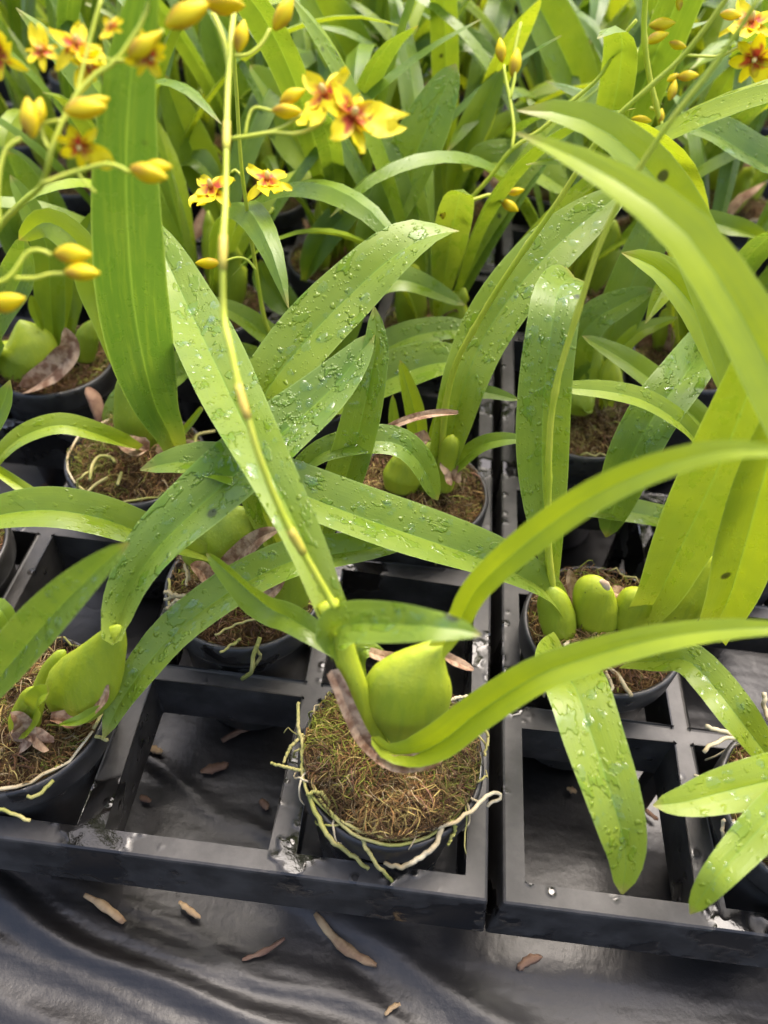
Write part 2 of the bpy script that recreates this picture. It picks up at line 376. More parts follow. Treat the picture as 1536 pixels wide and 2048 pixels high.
# ------------------------------------------------------------------ ground film with folds
FLOOR = -.92
def build_film():
    def axis(lo, a, b, hi, fine, m):
        return np.r_[np.linspace(lo, a, m)[:-1], np.linspace(a, b, fine), np.linspace(b, hi, m)[1:]]
    X = axis(-150, -4.5, 4.5, 150, 230, 14); Y = axis(-60, -2.2, 3.2, 260, 170, 14)
    xx, yy = np.meshgrid(X, Y); zz = np.zeros_like(xx)
    folds = [((0, 1790), (530, 2048), .085, .10), ((0, 2000), (170, 2060), .07, .07), ((240, 1840), (620, 1960), .05, .045), ((600, 1800), (980, 2048), .09, .075),
             ((0, 1745), (330, 1925), .03, -.05), ((290, 1500), (560, 1690), .05, .05), ((330, 1560), (560, 1740), .03, -.03), ((0, 1880), (330, 2020), .03, .035),
             ((60, 1740), (420, 1900), .035, .035), ((430, 1930), (760, 2048), .05, .05), ((1000, 1900), (1536, 1990), .12, .03), ((640, 1890), (800, 2000), .03, -.03)]
    for p, q, wd, h in folds:
        A = at(*p, z=FLOOR)[:2]; B = at(*q, z=FLOOR)[:2]; dr = B - A; Ln = np.linalg.norm(dr); dr /= Ln; nn = np.array([-dr[1], dr[0]])
        a = (xx - A[0]) * dr[0] + (yy - A[1]) * dr[1]; c = (xx - A[0]) * nn[0] + (yy - A[1]) * nn[1]
        c = c + .05 * np.sin(a * 2.1 + p[0]) + .02 * np.sin(a * 5 + p[1])
        along = 1 / (1 + np.exp(-(a + .25 * Ln) / .2)) * 1 / (1 + np.exp((a - 1.25 * Ln) / .2))
        zz += .48 * h * np.exp(-(c / wd) ** 2) * along
    zz += .018 * np.sin(xx * 1.7 + yy * 2.3) + .012 * np.sin(xx * 4.1 - yy * 3.0)
    V = np.stack([xx, yy, zz + FLOOR], -1).reshape(-1, 3)
    o = link('ground_film', mesh('ground_film', V, strips(len(Y), len(X)), MAT['film'])); o['kind'] = 'structure'
    o['label'] = 'wrinkled black plastic film covering the bench'
build_film()

# ------------------------------------------------------------------ trays
BAR, WALL, NC, NR, GAP = .114, .35, 6, 6, .075
TW, TD = NC + BAR, NR + BAR
def tray_meshes():
    def lattice(hx, hy):       # top strips round the holes plus hole walls
        V, Fc, ix = [], [], {}
        def v(x, y, z):
            k = (round(x, 4), round(y, 4), round(z, 4))
            if k not in ix: ix[k] = len(V); V.append(k)
            return ix[k]
        return V, Fc, v
    gx = [0.0] + [c for i in range(NC) for c in (i + BAR, i + 1.0)] + [TW]
    gy = [0.0] + [c for i in range(NR) for c in (i + BAR, i + 1.0)] + [TD]
    V, Fc, v = lattice(gx, gy); V2, F2, v2 = lattice(gx, gy)
    for i in range(len(gx) - 1):
        for j in range(len(gy) - 1):
            hole = i % 2 == 1 and j % 2 == 1; edge = i in (0, len(gx) - 2) or j in (0, len(gy) - 2)
            x0, x1, y0, y1 = gx[i], gx[i + 1], gy[j], gy[j + 1]
            if hole:
                e = .012
                for (a, b), (c, d_) in (((x0, y0), (x1, y0)), ((x1, y0), (x1, y1)), ((x1, y1), (x0, y1)), ((x0, y1), (x0, y0))):
                    cx, cy_ = (x0 + x1) / 2, (y0 + y1) / 2
                    f = lambda p, q: (p + (cx - p) * e * 2, q + (cy_ - q) * e * 2)
                    out = (a == c and a in (gx[1], gx[-2])) or (b == d_ and b in (gy[1], gy[-2]))
                    vv = v2 if False else v
                    Fc.append([v(a, b, 0), v(c, d_, 0), v(*f(c, d_), -WALL), v(*f(a, b), -WALL)][::-1])
            elif edge: F2.append([v2(x0, y0, 0), v2(x1, y0, 0), v2(x1, y1, 0), v2(x0, y1, 0)])
            else: Fc.append([v(x0, y0, 0), v(x1, y0, 0), v(x1, y1, 0), v(x0, y1, 0)])
    fl = .035
    def o_(x, y): return (-fl if x == 0 else TW + fl if x == TW else x, -fl if y == 0 else TD + fl if y == TD else y)
    per = [(x, 0.0) for x in gx] + [(TW, y) for y in gy[1:]] + [(x, TD) for x in gx[::-1][1:]] + [(0.0, y) for y in gy[::-1][1:]]
    for (a, b), (c, d_) in zip(per[:-1], per[1:]):
        F2.append([v2(a, b, 0), v2(*o_(a, b), -WALL), v2(*o_(c, d_), -WALL), v2(c, d_, 0)])
    # feet down to the film
    V3, F3 = [], []
    for fx in (0,):
        for fy in (0,):
            b = len(V3)
            for zz_ in (-WALL, FLOOR + .03):
                for dx, dy in ((0, 0), (.1, 0), (.1, .1), (0, .1)): V3.append((fx + dx, fy + dy, zz_))
            F3 += [[b, b + 1, b + 5, b + 4], [b + 1, b + 2, b + 6, b + 5], [b + 2, b + 3, b + 7, b + 6], [b + 3, b, b + 4, b + 7], [b + 4, b + 5, b + 6, b + 7]]
    return mesh('rim', V2, F2, MAT['tray'], False), mesh('grid', V, Fc, MAT['tray'], False), mesh('foot', V3, F3, MAT['tray'], False)
RIM, GRID, FOOT = tray_meshes()
tray_names = {(0, 0): 'black plastic tray under the front centre potted orchid, its front left cells showing', (1, 0): 'black plastic tray at right with an empty front cell under a hanging leaf'}
words = ['front', 'second', 'third', 'fourth']
for kx in range(-2, 4):
    for ky in range(0, 3):
        ox = -TW - GAP + (TW + GAP) * kx + GAP if False else (kx - 1) * (TW + GAP)
        ox = -TW + kx * (TW + GAP); oy = ky * (TD + GAP)
        if kx in (-2, 3) and ky == 0: continue
        if kx == -1 and ky == 0: continue
        if kx == 2 and ky == 0: continue
        lab = tray_names.get((kx, ky)) or ('black plastic tray in the %s row of trays back, %s' % (words[ky], {-2: 'far out on the left', -1: 'left of the front centre orchid', 0: 'behind the front centre orchid', 1: 'right of the gap between trays', 2: 'toward the right edge', 3: 'far out on the right'}[kx]))
        t = thing('plant_tray', (ox, oy, 0), lab, 'tray', 'black plant trays')
        if kx == 1 and ky == 0: t.rotation_euler = (0, 0, R(.15))
        g = link('grid', GRID, t); r_ = link('rim', RIM, t)
        for fx in (1.007, NC - .993):
            for fy in (1.007, 3.007, NR - .993): link('foot', FOOT, t, (fx * S, fy * S, 0))
        for o in (g, r_):
            b = o.modifiers.new('bevel', 'BEVEL'); b.width = .016 * S; b.segments = 2; b.limit_method = 'ANGLE'; b.angle_limit = R(50)

# ------------------------------------------------------------------ pots, moss, roots
POTR = .485
def lathe(prof, k=56):
    V = [(r * math.cos(a), r * math.sin(a), z) for r, z in prof for a in np.linspace(0, 2 * math.pi, k, endpoint=False)]
    return np.array(V), strips(len(prof), k, True).tolist()
def pot_mesh():
    V, Fc = lathe([(.10, -.87), (.345, -.87), (.36, -.85), (.435, .06), (.44, .11), (.462, .115), (.480, .125), (.484, .15), (.488, .27), (.484, .30), (.472, .312), (.458, .308), (.448, .29), (.44, .2), (.41, -.1)])
    return mesh('pot', V, Fc, MAT['pot'])
POT = pot_mesh()
def moss_h(x, y, r): 
    return (.33 if r == 3 else .28) + (.10 if r == 3 else .08) * (1 - (x * x + y * y) / .19) + .03 * np.sin(9 * x + r) * np.cos(8 * y + 2 * r) + .022 * np.sin(23 * x + 3 * r) * np.sin(21 * y + r) + .012 * np.sin(47 * x + r) * np.sin(43 * y)
def moss_meshes(seed, nf, dark=0.0, green=.2, fat=1.0):
    r = np.random.default_rng(seed); k, m = 40, 12; V, Fc = [], []
    for i in range(m):
        q = .445 * i / (m - 1)
        for a in np.linspace(0, 2 * math.pi, k, endpoint=False):
            x, y = q * math.cos(a), q * math.sin(a); V.append((x, y, moss_h(x, y, seed) + r.normal(0, .008) - (.05 if i == m - 1 else 0)))
    bed = mesh('moss', np.array(V), strips(m, k, True), MAT['mossbed'])
    V, Fc, Cc = [], [], []; pal = np.array([(.20, .105, .035), (.27, .17, .06), (.13, .06, .022), (.33, .25, .08), (.20, .22, .03), (.38, .28, .15), (.09, .05, .02), (.24, .12, .07)])
    w8 = np.array([.25, .2, .17, .11, green, .06, .12, .1]); w8 /= w8.sum()
    ctr = r.uniform(-.45, .45, (16, 2)); cw = [np.clip(w8 * r.uniform(.0, 2.6, 8) ** 2, 1e-4, None) for _ in range(16)]; cb = r.uniform(.3, 1.45, 16)
    for _ in range(nf):
        q = .44 * math.sqrt(r.random()); a = r.uniform(0, 6.283); x, y = q * math.cos(a), q * math.sin(a)
        L = r.uniform(.03, .15); h = r.uniform(0, 6.283); cv = r.normal(0, 14); n = 5; P = []
        z0 = moss_h(x, y, seed) + r.uniform(-.01, .015); rise = r.uniform(.1, .6)
        for i in range(n):
            P.append((x, y, z0 + L * rise * math.sin(3.1 * i / (n - 1)) * .8)); h += cv * L / n; st = L / (n - 1); x += st * math.cos(h); y += st * math.sin(h)
            qq = math.hypot(x, y)
            if qq > .455: x *= .455 / qq; y *= .455 / qq
        rad = r.choice([.0026, .004, .0075], p=[.55, .35, .1]) * fat * np.array([.7, 1, 1, .9, .4]); b = len(V)
        v, f = tube(np.array(P), rad, 3, 1, close=False); V += v.tolist(); Fc += (np.array(f) + b).tolist()
        ci = int(np.argmin(((ctr - np.array(P[0][:2])) ** 2).sum(1) * r.uniform(.5, 1.5, 16))); c = pal[r.choice(8, p=cw[ci] / cw[ci].sum())] * r.uniform(.6, 1.3) * cb[ci] * (1 - dark); Cc += [c] * len(v)
    for _ in range(int(nf / 45)):      # crumbs of bark and moss
        q = .43 * math.sqrt(r.random()); a = r.uniform(0, 6.283); x, y = q * math.cos(a), q * math.sin(a); rd = r.uniform(.008, .03); b = len(V)
        ax = unit(r.normal(0, 1, 3)); c0 = np.array([x, y, moss_h(x, y, seed) + .3 * rd]); v, f = tube(np.array([c0 - ax * rd, c0 - ax * rd * .4, c0 + ax * rd * .4, c0 + ax * rd]), rd * np.array([.35, .8, .75, .3]) * r.uniform(.7, 1.2, 4), 6, r.uniform(.4, 1), close=True)
        v = v + r.normal(0, rd * .12, v.shape); V += v.tolist(); Fc += [[k_ + b for k_ in f_] for f_ in f]; c = np.array([(.10, .05, .02), (.16, .09, .04), (.12, .13, .02), (.30, .21, .11), (.05, .03, .015)])[r.choice(5, p=[.3, .25, .22, .08, .15])] * r.uniform(.7, 1.2); Cc += [c] * len(v)
    return bed, mesh('moss_fibre', np.array(V), Fc, MAT['fibre'], colattr=('mc', np.array(Cc)))
MOSS_FRONT = moss_meshes(3, 9500, .15, .36, .56)
MOSS = [moss_meshes(s, 2600, dk, gr, .75) for s, dk, gr in ((11, .1, .05), (12, .25, .12), (13, 0, .3))]
def random_root(base, r, mat):
    a0 = r.uniform(0, 6.28); n = 14; P = []
    if r.random() < .5:
        sp = r.uniform(.7, 2.0)
        for i in range(n):
            a = a0 + sp * i / n; P.append((.455 * math.cos(a), .455 * math.sin(a), .325 + .012 * math.sin(i * 1.7)))
    else:
        q = .3
        for i in range(n):
            s = i / (n - 1); q = .25 + .28 * s; a = a0 + .5 * s + .1 * math.sin(5 * s); P.append((q * math.cos(a), q * math.sin(a), .34 + .05 * math.sin(3.1 * s) - (.25 * max(0, s - .7) / .3)))
    P = np.array(P) + r.normal(0, .006, (n, 3)); rad = r.uniform(.009, .015) * np.linspace(1, .6, n)
    V, Fc = tube(P, rad, 6); return mesh('root', V, Fc, MAT[mat])
ROOTS = [random_root(None, np.random.default_rng(50 + i), 'root' if i % 3 else 'paleroot') for i in range(9)]

def potted(cell, label, moss=None, nroots=3, seed=0, tilt=(0, 0), group='potted orchids set out in the trays', lift=0.0):
    base = np.array([cell[0], cell[1], lift]); t = thing('potted_orchid', base, label, 'orchid', group)
    pr = random.Random(seed); rz = pr.uniform(0, 6.28)
    p = link('pot', POT, t); p.rotation_euler = (tilt[0], tilt[1], rz)
    bed, fib = moss or MOSS[seed % 3]
    m = link('moss', bed, t); f = link('moss_fibre', fib, m); f['kind'] = 'stuff'; m.rotation_euler = (tilt[0], tilt[1], 0 if moss else rz)
    for i in range(nroots):
        o = link('root', ROOTS[(seed * 3 + i) % 9], t); o.rotation_euler = (0, 0, rz + i * 2.1)
    return (t, base)

# ------------------------------------------------------------------ flowers
YEL, GOLD, RED, BRN = (.80, .66, .008), (.72, .52, .008), (.42, .006, .018), (.34, .15, .03)
def flower_mesh(seed):
    r = np.random.default_rng(seed); V, Fc, Cc = [], [], []
    def petal(ang, L, Wd, cup, red, tipc=YEL, notch=0, z0=0):
        n, m = 7, 4; b = len(V); ca, sa = math.cos(ang), math.sin(ang)
        for i in range(n):
            t = i / (n - 1); wd = Wd * (.25 + .95 * math.sin(math.pi * min(t * .86 + .06, 1)) ** .9) * (1 - .25 * (t > .95))
            for j in range(m + 1):
                u = j / m * 2 - 1; rr = t * L * (1 - notch * (1 - abs(u)) * t); x = u * wd * .5
                z = cup * t * t * L + .12 * Wd * u * u * 1.5 + .16 * Wd * t * math.sin(9 * t + 5 * u + seed + ang) + z0
                V.append((rr * ca - x * sa, rr * sa + x * ca, z)); k = max(0, min(1, (red + .10 * math.sin(5 * u + 3 * seed + ang) - t) / .06 + .5)) if red else 0
                if red and abs(u) > .75: k *= .35
                Cc.append(tuple(a * (1 - k) + b_ * k for a, b_ in zip(tipc, RED)))
        Fc.extend((strips(n, m + 1) + b).tolist())
    for a in (90, 205, 335): petal(R(a + r.uniform(-8, 8)), .12, .042, r.uniform(-.5, .1), .3)
    for a in (38, 142): petal(R(a + r.uniform(-8, 8)), .115, .056, r.uniform(-.2, .3), .45, z0=.008)
    petal(R(270), .165, .10, .35, .28, notch=.3, z0=.014); petal(R(232), .075, .045, .3, .55, z0=.012); petal(R(308), .075, .045, .3, .55, z0=.012)
    b = len(V); v, f = tube(np.array([(0, 0, -.01), (0, .004, .02), (0, .012, .045), (0, .016, .055)]), [.010, .013, .011, .005], 8); V.extend(v.tolist()); Fc.extend((np.array(x) + b).tolist() for x in f)
    Cc.extend([(.45, .05, .03) if i < 16 else (.75, .62, .25) for i in range(len(v))])
    return mesh('flower', np.array(V), Fc, MAT['petal'], colattr=('pc', np.array(Cc)))
def bud_mesh(seed):
    r = np.random.default_rng(seed); n, k = 12, 12; V, Cc = [], []
    for i in range(n):
        t = i / (n - 1); rad = .030 * math.sin(math.pi * (t * .93 + .05)) ** .8 * (1 - .18 * t)
        for j in range(k):
            a = 2 * math.pi * j / k; q = 1 + .10 * math.cos(3 * a + 1.2 * t) * math.sin(math.pi * t)
            V.append((rad * q * math.cos(a), rad * q * math.sin(a), .115 * t)); m = max(0, min(1, (.62 - t) / .3)) * (.5 + .5 * math.sin(2 * a + seed)) * .8
            Cc.append(tuple(x * (1 - m) + y_ * m for x, y_ in zip(YEL if j % 4 else GOLD, BRN)))
    V.append((0, 0, -.004)); V.append((0, 0, .117)); Cc += [BRN, YEL]; Fc = strips(n, k, True).tolist()
    Fc += [[n * k, (j + 1) % k, j] for j in range(k)] + [[n * k + 1, (n - 1) * k + j, (n - 1) * k + (j + 1) % k] for j in range(k)]
    return mesh('bud', np.array(V), Fc, MAT['petal'], colattr=('pc', np.array(Cc)))
FLOWERS = [flower_mesh(s) for s in range(4)]; BUDS = [bud_mesh(s) for s in range(4)]
def place(o, pos, zdir, base, sc, roll=0, up=None):
    q = Vector(unit(zdir).tolist()).to_track_quat('Z', 'Y'); o.rotation_mode = 'QUATERNION'
    from mathutils import Quaternion
    o.rotation_quaternion = q @ Quaternion((0, 0, 1), roll); o.location = Vector(((np.asarray(pos) - base) * S).tolist()); o.scale = (sc,) * 3
def img_dir(px, py, dx, dy, d, toward=0.0):
    A = at(px, py, d=d); B = at(px + dx, py + dy, d=d); return unit(unit(B - A) + toward * unit(CAM - A))
def add_flower(plant, spike, px, py, d, sizepx, face=(0, 0), roll=0, seed=0):
    pos = at(px, py, d=d); v = unit(CAM - pos); e = img_dir(px, py, face[0], face[1], d) if face != (0, 0) else 0
    zd = unit(v * 1.0 + (e * .8 if face != (0, 0) else 0)); o = link('flower', FLOWERS[seed % 4], spike)
    place(o, pos, zd, plant[1], sizepx * d / F / .26, roll)
def add_bud(plant, spike, px, py, d, sizepx, dx, dy, seed=0, toward=.2):
    pos = at(px, py, d=d); o = link('bud', BUDS[seed % 4], spike); z_ = img_dir(px, py, dx, dy, d, toward); sc = sizepx * d / F / .117
    place(o, pos - z_ * .5 * .115 * sc, z_, plant[1], sc, seed * 1.3)
def branch(plant, spike, pts, wpx, d):
    return add_tube(plant, 'branch', pts, wpx, 'stem', d=d, n=12, k=6, parent=spike)

# ------------------------------------------------------------------ hand-placed orchids (named after nothing but their cell)
XR = GAP + .557
# front centre
C = potted((-.557, .557), 'front centre potted orchid with fat yellow-green bulb and roots over the pot rim', MOSS_FRONT, 0, 1)
add_bulb(C, [(806, 1504), (808, 1494), (810, 1478), (812, 1455), (814, 1420), (814, 1385), (816, 1352), (823, 1330), (840, 1310), (862, 1295), (880, 1284), (893, 1274)], [24, 64, 100, 136, 164, 176, 181, 170, 144, 104, 64, 26], y=[.36, .44, .54], tint=.62, flat=.46, rigid=at(806, 1290, y=.52) - at(806, 1500, y=.36))
add_leaf(C, [(886, 1290), (910, 1256), (924, 1235), (952, 1180), (1028, 1107), (1143, 1020), (1248, 962), (1368, 918), (1470, 900), (1600, 905)], 66, y=[.50, .50, .42, .30], tint=.72, wet=.06, wb=.62, tm=.55, a=.75, fold=(.9, .25, .15))
add_leaf(C, [(742, 1474), (772, 1502), (825, 1509), (885, 1482), (945, 1434), (1018, 1384), (1085, 1346), (1165, 1318), (1290, 1283), (1420, 1262), (1536, 1256), (1640, 1262)], 76, y=[.24, .22, .22, .24, .24, .2], tint=.76, wet=.05, wb=.30, tm=.28, a=.85, fold=(.9, .5, .15))
add_tube(C, 'shoot', [(800, 1512), (762, 1492), (735, 1440), (712, 1370), (690, 1310), (672, 1255), (655, 1205)], [24, 44, 46, 44, 46, 50, 44], 'bulb', y=[.36, .38, .50], n=22, k=12, flat=.55, tint=.75, face=True)
add_leaf(C, [(668, 1235), (640, 1165), (615, 1100), (565, 995), (517, 902), (472, 815), (425, 715), (372, 605), (325, 505), (285, 430)], 124, y=[.50, .65, 1.0, 1.6, 2.6, 3.1], tint=.52, wet=.95, wb=.5, tm=.5, a=.65, fold=(.7, .28, .2), drops=80)
add_leaf(C, [(684, 1300), (668, 1268), (690, 1250), (760, 1248), (850, 1252), (910, 1258), (962, 1270)], 88, y=[.46, .38, .22, .2], tint=.55, wet=.45, wb=.55, tm=.42, a=.7, fold=(.6, .3, .2), drops=30)
add_leaf(C, [(690, 1312), (650, 1282), (612, 1256), (575, 1234), (537, 1215), (475, 1162), (413, 1106)], 58, y=[.48, .55, .7, .9], tint=.42, wet=.2, wb=.6, tm=.35, a=.7, twist=(0, .2, 1.1, .7), fold=(.6, .35, .3))
add_leaf(C, [(772, 1525), (728, 1480), (698, 1420), (680, 1375), (663, 1340)], 32, y=[.24, .36], mat='sheath', name='sheath', wb=.8, tm=.4, tipw=.8, a=.9, wet=0, fold=(.5, .5, .5))
add_leaf(C, [(752, 1515), (795, 1528), (845, 1524), (888, 1514)], 36, y=[.19, .19], mat='sheath', name='sheath', wb=.6, tm=.5, tipw=.3, a=.9, wet=0, fold=(.4, .4, .4))
add_leaf(C, [(790, 1318), (760, 1312), (738, 1304)], 22, y=[.62, .58], mat='sheath', name='sheath', wb=.8, tm=.4, tipw=.8, wet=0)
add_leaf(C, [(880, 1310), (915, 1325), (948, 1340)], 20, y=[.7, .7], mat='sheath', name='sheath', wb=.8, tm=.4, wet=0)
add_leaf(C, [(720, 1380), (712, 1330), (730, 1300), (770, 1306)], 40, y=[.6, .66], tint=.5, wet=.6, wb=.6, tm=.5)
RT = [([(618, 1586), (640, 1644), (661, 1678), (692, 1702), (740, 1739)], 13, [.33, .3, .12]), ([(713, 1655), (731, 1693), (756, 1733), (785, 1762)], 11, [.34, .28, .1]),
      ([(884, 1656), (866, 1696), (829, 1724), (799, 1733), (768, 1728)], 14, [.34, .26, .16]), ([(845, 1662), (897, 1650), (939, 1626), (979, 1589), (997, 1586), (999, 1598), (973, 1612)], 11, [.35, .36, .3]),
      ([(912, 1546), (890, 1558), (869, 1589), (857, 1623), (851, 1653)], 12, [.37, .38]), ([(606, 1476), (604, 1540), (617, 1590)], 10, [.33, .33]), ([(598, 1405), (595, 1451), (603, 1480), (609, 1530)], 9, [.4, .33]),
      ([(606, 1470), (581, 1494), (568, 1526)], 9, [.35, .3]), ([(612, 1540), (591, 1538), (540, 1527)], 9, [.34, .3]),
      ([(619, 1586), (650, 1620), (695, 1660), (735, 1681), (789, 1688), (851, 1675), (912, 1632), (944, 1571), (953, 1519), (944, 1476), (930, 1440)], 9, [.335, .345, .33, .34, .33]),
      ([(625, 1570), (665, 1630), (740, 1670), (810, 1676), (880, 1650), (925, 1600)], 9, [.35, .35]), ([(615, 1590), (640, 1585), (660, 1610)], 10, [.37, .36]),
      ([(900, 1640), (910, 1660), (896, 1690)], 9, [.36, .25]), ([(900, 1400), (930, 1392), (950, 1398)], 8, [.42, .4]), ([(945, 1440), (975, 1470), (970, 1510)], 8, [.36, .3]), ([(676, 1465), (690, 1472), (700, 1480)], 9, [.40, .40]),
      ([(720, 1560), (735, 1600), (722, 1640)], 6, [.39, .38]), ([(650, 1520), (680, 1505), (720, 1530)], 6, [.40, .42]), ([(760, 1600), (800, 1580), (830, 1550)], 6, [.42, .42])]
for i, (p, w_, z_) in enumerate(RT): add_tube(C, 'root', p, .8 * w_ * np.array([1, 1.0, .95, .8]), 'paleroot' if i in (2, 3, 4, 13) else 'root', z=z_, n=30, k=7, jitter=.004)
rr = np.random.default_rng(77)
for i in range(16):          # thin wiry roots over the moss
    a0 = rr.uniform(0, 6.28); q0 = rr.uniform(.1, .4); h_ = rr.uniform(0, 6.28); P_ = []; x_, y_ = q0 * math.cos(a0), q0 * math.sin(a0) - .05
    for j in range(10):
        P_.append((x_, y_, moss_h(x_, y_, 3) + .012 + .006 * math.sin(j * 1.9))); h_ += rr.normal(0, .45); x_ += .03 * math.cos(h_); y_ += .03 * math.sin(h_)
    P_ = np.array(P_); V, Fc = tube(catmull(P_, 16), np.linspace(.0055, .003, 16), 5); link('root', mesh('root', V, Fc, MAT['paleroot' if i % 3 == 0 else 'root']), C[0])
for i in range(13):          # fine roots slipping over the rim, mostly to the front and sides
    a0 = rr.uniform(2.7, 6.8); w0 = rr.uniform(-.9, .9); P_ = []
    for j in range(9):
        s_ = j / 8; q_ = .36 + .145 * min(s_ * 1.5, 1) + .008 * math.sin(j * 2.1); a_ = a0 + w0 * s_ * .5; z_ = max(moss_h(q_ * math.cos(a_), q_ * math.sin(a_), 3), .31) + .012 - rr.uniform(.12, .34) * max(0, s_ - .6)
        P_.append((q_ * math.cos(a_), q_ * math.sin(a_), z_))
    V, Fc = tube(catmull(np.array(P_), 18), np.linspace(.0085, .004, 18), 5); link('root', mesh('root', V, Fc, MAT['paleroot' if i % 2 == 0 else 'root']), C[0])
sp, SP, SR = add_tube(C, 'flower_spike', [(672, 1215), (655, 1190), (610, 1112), (565, 1030), (520, 918), (495, 835), (480, 785), (460, 690), (447, 625), (446, 500), (451, 400), (453, 280), (456, 170), (462, 80), (470, 10), (478, -60)],
    [16, 14, 13, 13, 12, 12, 11], 'stem', y=[.42, .50, .66, 1.0, 1.7, 2.2], n=90, k=9, knots=(.14, .34, .53, .72))
dS = depth(SP[-18]); 
for q in (.14, .34, .53, .72):
    i = int(q * 89); V, Fc = tube(SP[i - 3:i + 2], SR[i] * np.array([1.0, 1.06, 1.14, 1.08, 1.0]), 9)
    link('bract', mesh('bract', V - C[1], Fc, MAT['bract'], attrs=dict(tint=.5, lt=0)), sp)
d0 = dS + .02
branch(C, sp, [(458, 278), (500, 272), (545, 265), (590, 268), (630, 255), (650, 235)], 9, d0)
branch(C, sp, [(535, 266), (570, 252), (605, 228)], 7, d0); branch(C, sp, [(490, 272), (497, 235), (510, 215), (545, 222)], 6, d0)
branch(C, sp, [(460, 150), (452, 100), (440, 60), (425, 25)], 12, d0); branch(C, sp, [(468, 112), (500, 108), (525, 85), (540, 58)], 8, d0)
add_flower(C, sp, 655, 195, d0 - .02, 145, (-1, -1.2), .4, 0); add_flower(C, sp, 702, 235, d0 - .06, 160, (1.2, -1), 1.0, 1)
add_bud(C, sp, 567, 26, d0, 72, .55, -1, 0); add_bud(C, sp, 482, 72, d0, 62, .2, -1, 1); add_bud(C, sp, 575, 222, d0 - .02, 62, 1, .05, 2); add_bud(C, sp, 585, 192, d0, 56, 1, -.5, 3)
add_bud(C, sp, 450, 8, d0 - .1, 85, 1, .1, 0)

# front left
A = potted((-2.557, .557), 'potted orchid at the left front with a smooth pear-shaped green bulb', MOSS[0], 2, 2)
add_bulb(A, [(118, 1432), (140, 1405), (165, 1372), (192, 1335), (212, 1302), (230, 1270), (238, 1250)], [60, 118, 140, 132, 104, 72, 54], y=[.52, .62], tint=.52, flat=.5)
add_leaf(A, [(226, 1292), (238, 1240), (268, 1165), (315, 1095), (375, 1035), (440, 975), (508, 915), (572, 858), (640, 800), (700, 735), (748, 664)], 120, y=[.55, .95, 1.45, 1.95], tint=.28, wet=1.0, wb=.4, tm=.5, a=.45, fold=(1.0, .38, .3), drops=90)
add_leaf(A, [(-70, 1440), (-10, 1365), (45, 1300), (110, 1225), (180, 1155), (258, 1084)], 98, y=[.35, .3, .3], tint=.42, wet=.5, wb=.5, tm=.5, a=.7, fold=(.6, .45, .35), drops=50)
add_leaf(A, [(-90, 1290), (-40, 1240), (-5, 1215), (22, 1262), (30, 1330)], 40, y=[.6, .5], tint=.55, wet=.2)
add_bulb(A, [(45, 1475), (50, 1440), (62, 1405), (70, 1375)], [46, 62, 55, 40], y=[.42, .44], tint=.6)
add_bulb(A, [(95, 1410), (100, 1370), (118, 1318), (130, 1300)], [50, 62, 50, 24], y=[.62, .68], tint=.5)
add_leaf(A, [(60, 1450), (70, 1420), (78, 1395), (98, 1385)], 50, y=[.40, .36], tint=.62, wet=.1, wb=.9, tm=.4, tipw=.5)
add_leaf(A, [(30, 1500), (50, 1470), (40, 1440), (20, 1425)], 48, y=[.36, .34], mat='sheath', name='sheath', wb=.9, tm=.4, wet=0)
add_leaf(A, [(85, 1485), (65, 1470), (48, 1475)], 36, y=[.36, .33], mat='sheath', name='sheath', wb=.9, tm=.4, wet=0)
add_leaf(A, [(100, 1440), (150, 1440), (200, 1400), (218, 1370)], 44, y=[.42, .5], mat='sheath', name='sheath', wb=.7, tm=.5, wet=0, a=.4)
add_leaf(A, [(120, 1450), (160, 1440), (205, 1412)], 22, y=[.38, .44], tint=.5, wet=0)
for p in ([(55, 1592), (85, 1585), (108, 1562)], [(190, 1472), (205, 1476), (216, 1480)], [(-10, 1615), (30, 1628), (60, 1640)]): add_tube(A, 'root', p, 8, 'root', z=.33, n=10, k=6, jitter=.005)

# second row, centre left
B = potted((-1.557, 1.557), 'potted orchid behind the empty front cell, roots hanging over its rim', MOSS[1], 2, 3)
add_bulb(B, [(372, 1128), (400, 1105), (435, 1078), (470, 1050), (500, 1020)], [40, 92, 118, 100, 50], y=[1.5, 1.62], tint=.35)
add_bulb(B, [(588, 1226), (586, 1200), (582, 1165), (578, 1125), (572, 1080)], [48, 74, 78, 70, 40], y=[1.42, 1.5], tint=.35)
add_bulb(B, [(540, 1120), (532, 1080), (520, 1045), (510, 1010)], [40, 60, 50, 26], y=[1.6, 1.7], tint=.4)
add_leaf(B, [(560, 1110), (520, 1010), (505, 900), (525, 800), (575, 725), (635, 655), (705, 585), (775, 522), (850, 475), (918, 462)], 118, y=[1.6, 1.8, 2.2, 2.5], tint=.5, wet=1.0, wb=.35, tm=.58, a=.6, fold=(.8, .3, .2), twist=(0, 0, 0, .1, .9), drops=70)
add_leaf(B, [(620, 1110), (655, 1040), (690, 960), (718, 860), (740, 760), (752, 690), (748, 612)], 80, y=[1.6, 1.75, 2.0], tint=.42, wet=.95, wb=.5, tm=.5, a=.55, fold=(.7, .5, .4), drops=60)
add_leaf(B, [(560, 1010), (590, 955), (635, 912), (690, 890), (745, 882), (800, 890), (842, 930), (876, 1000)], 60, y=[1.6, 1.75, 1.8], tint=.35, wet=.8, wb=.3, tm=.62, a=.5, drops=30)
add_leaf(B, [(410, 1110), (355, 1090), (290, 1068), (200, 1036), (100, 1020), (0, 1030), (-90, 1062)], 82, y=[1.45, 1.3, 1.2], tint=.62, wet=.35, wb=.4, tm=.5, a=.55, fold=(.8, .45, .35))
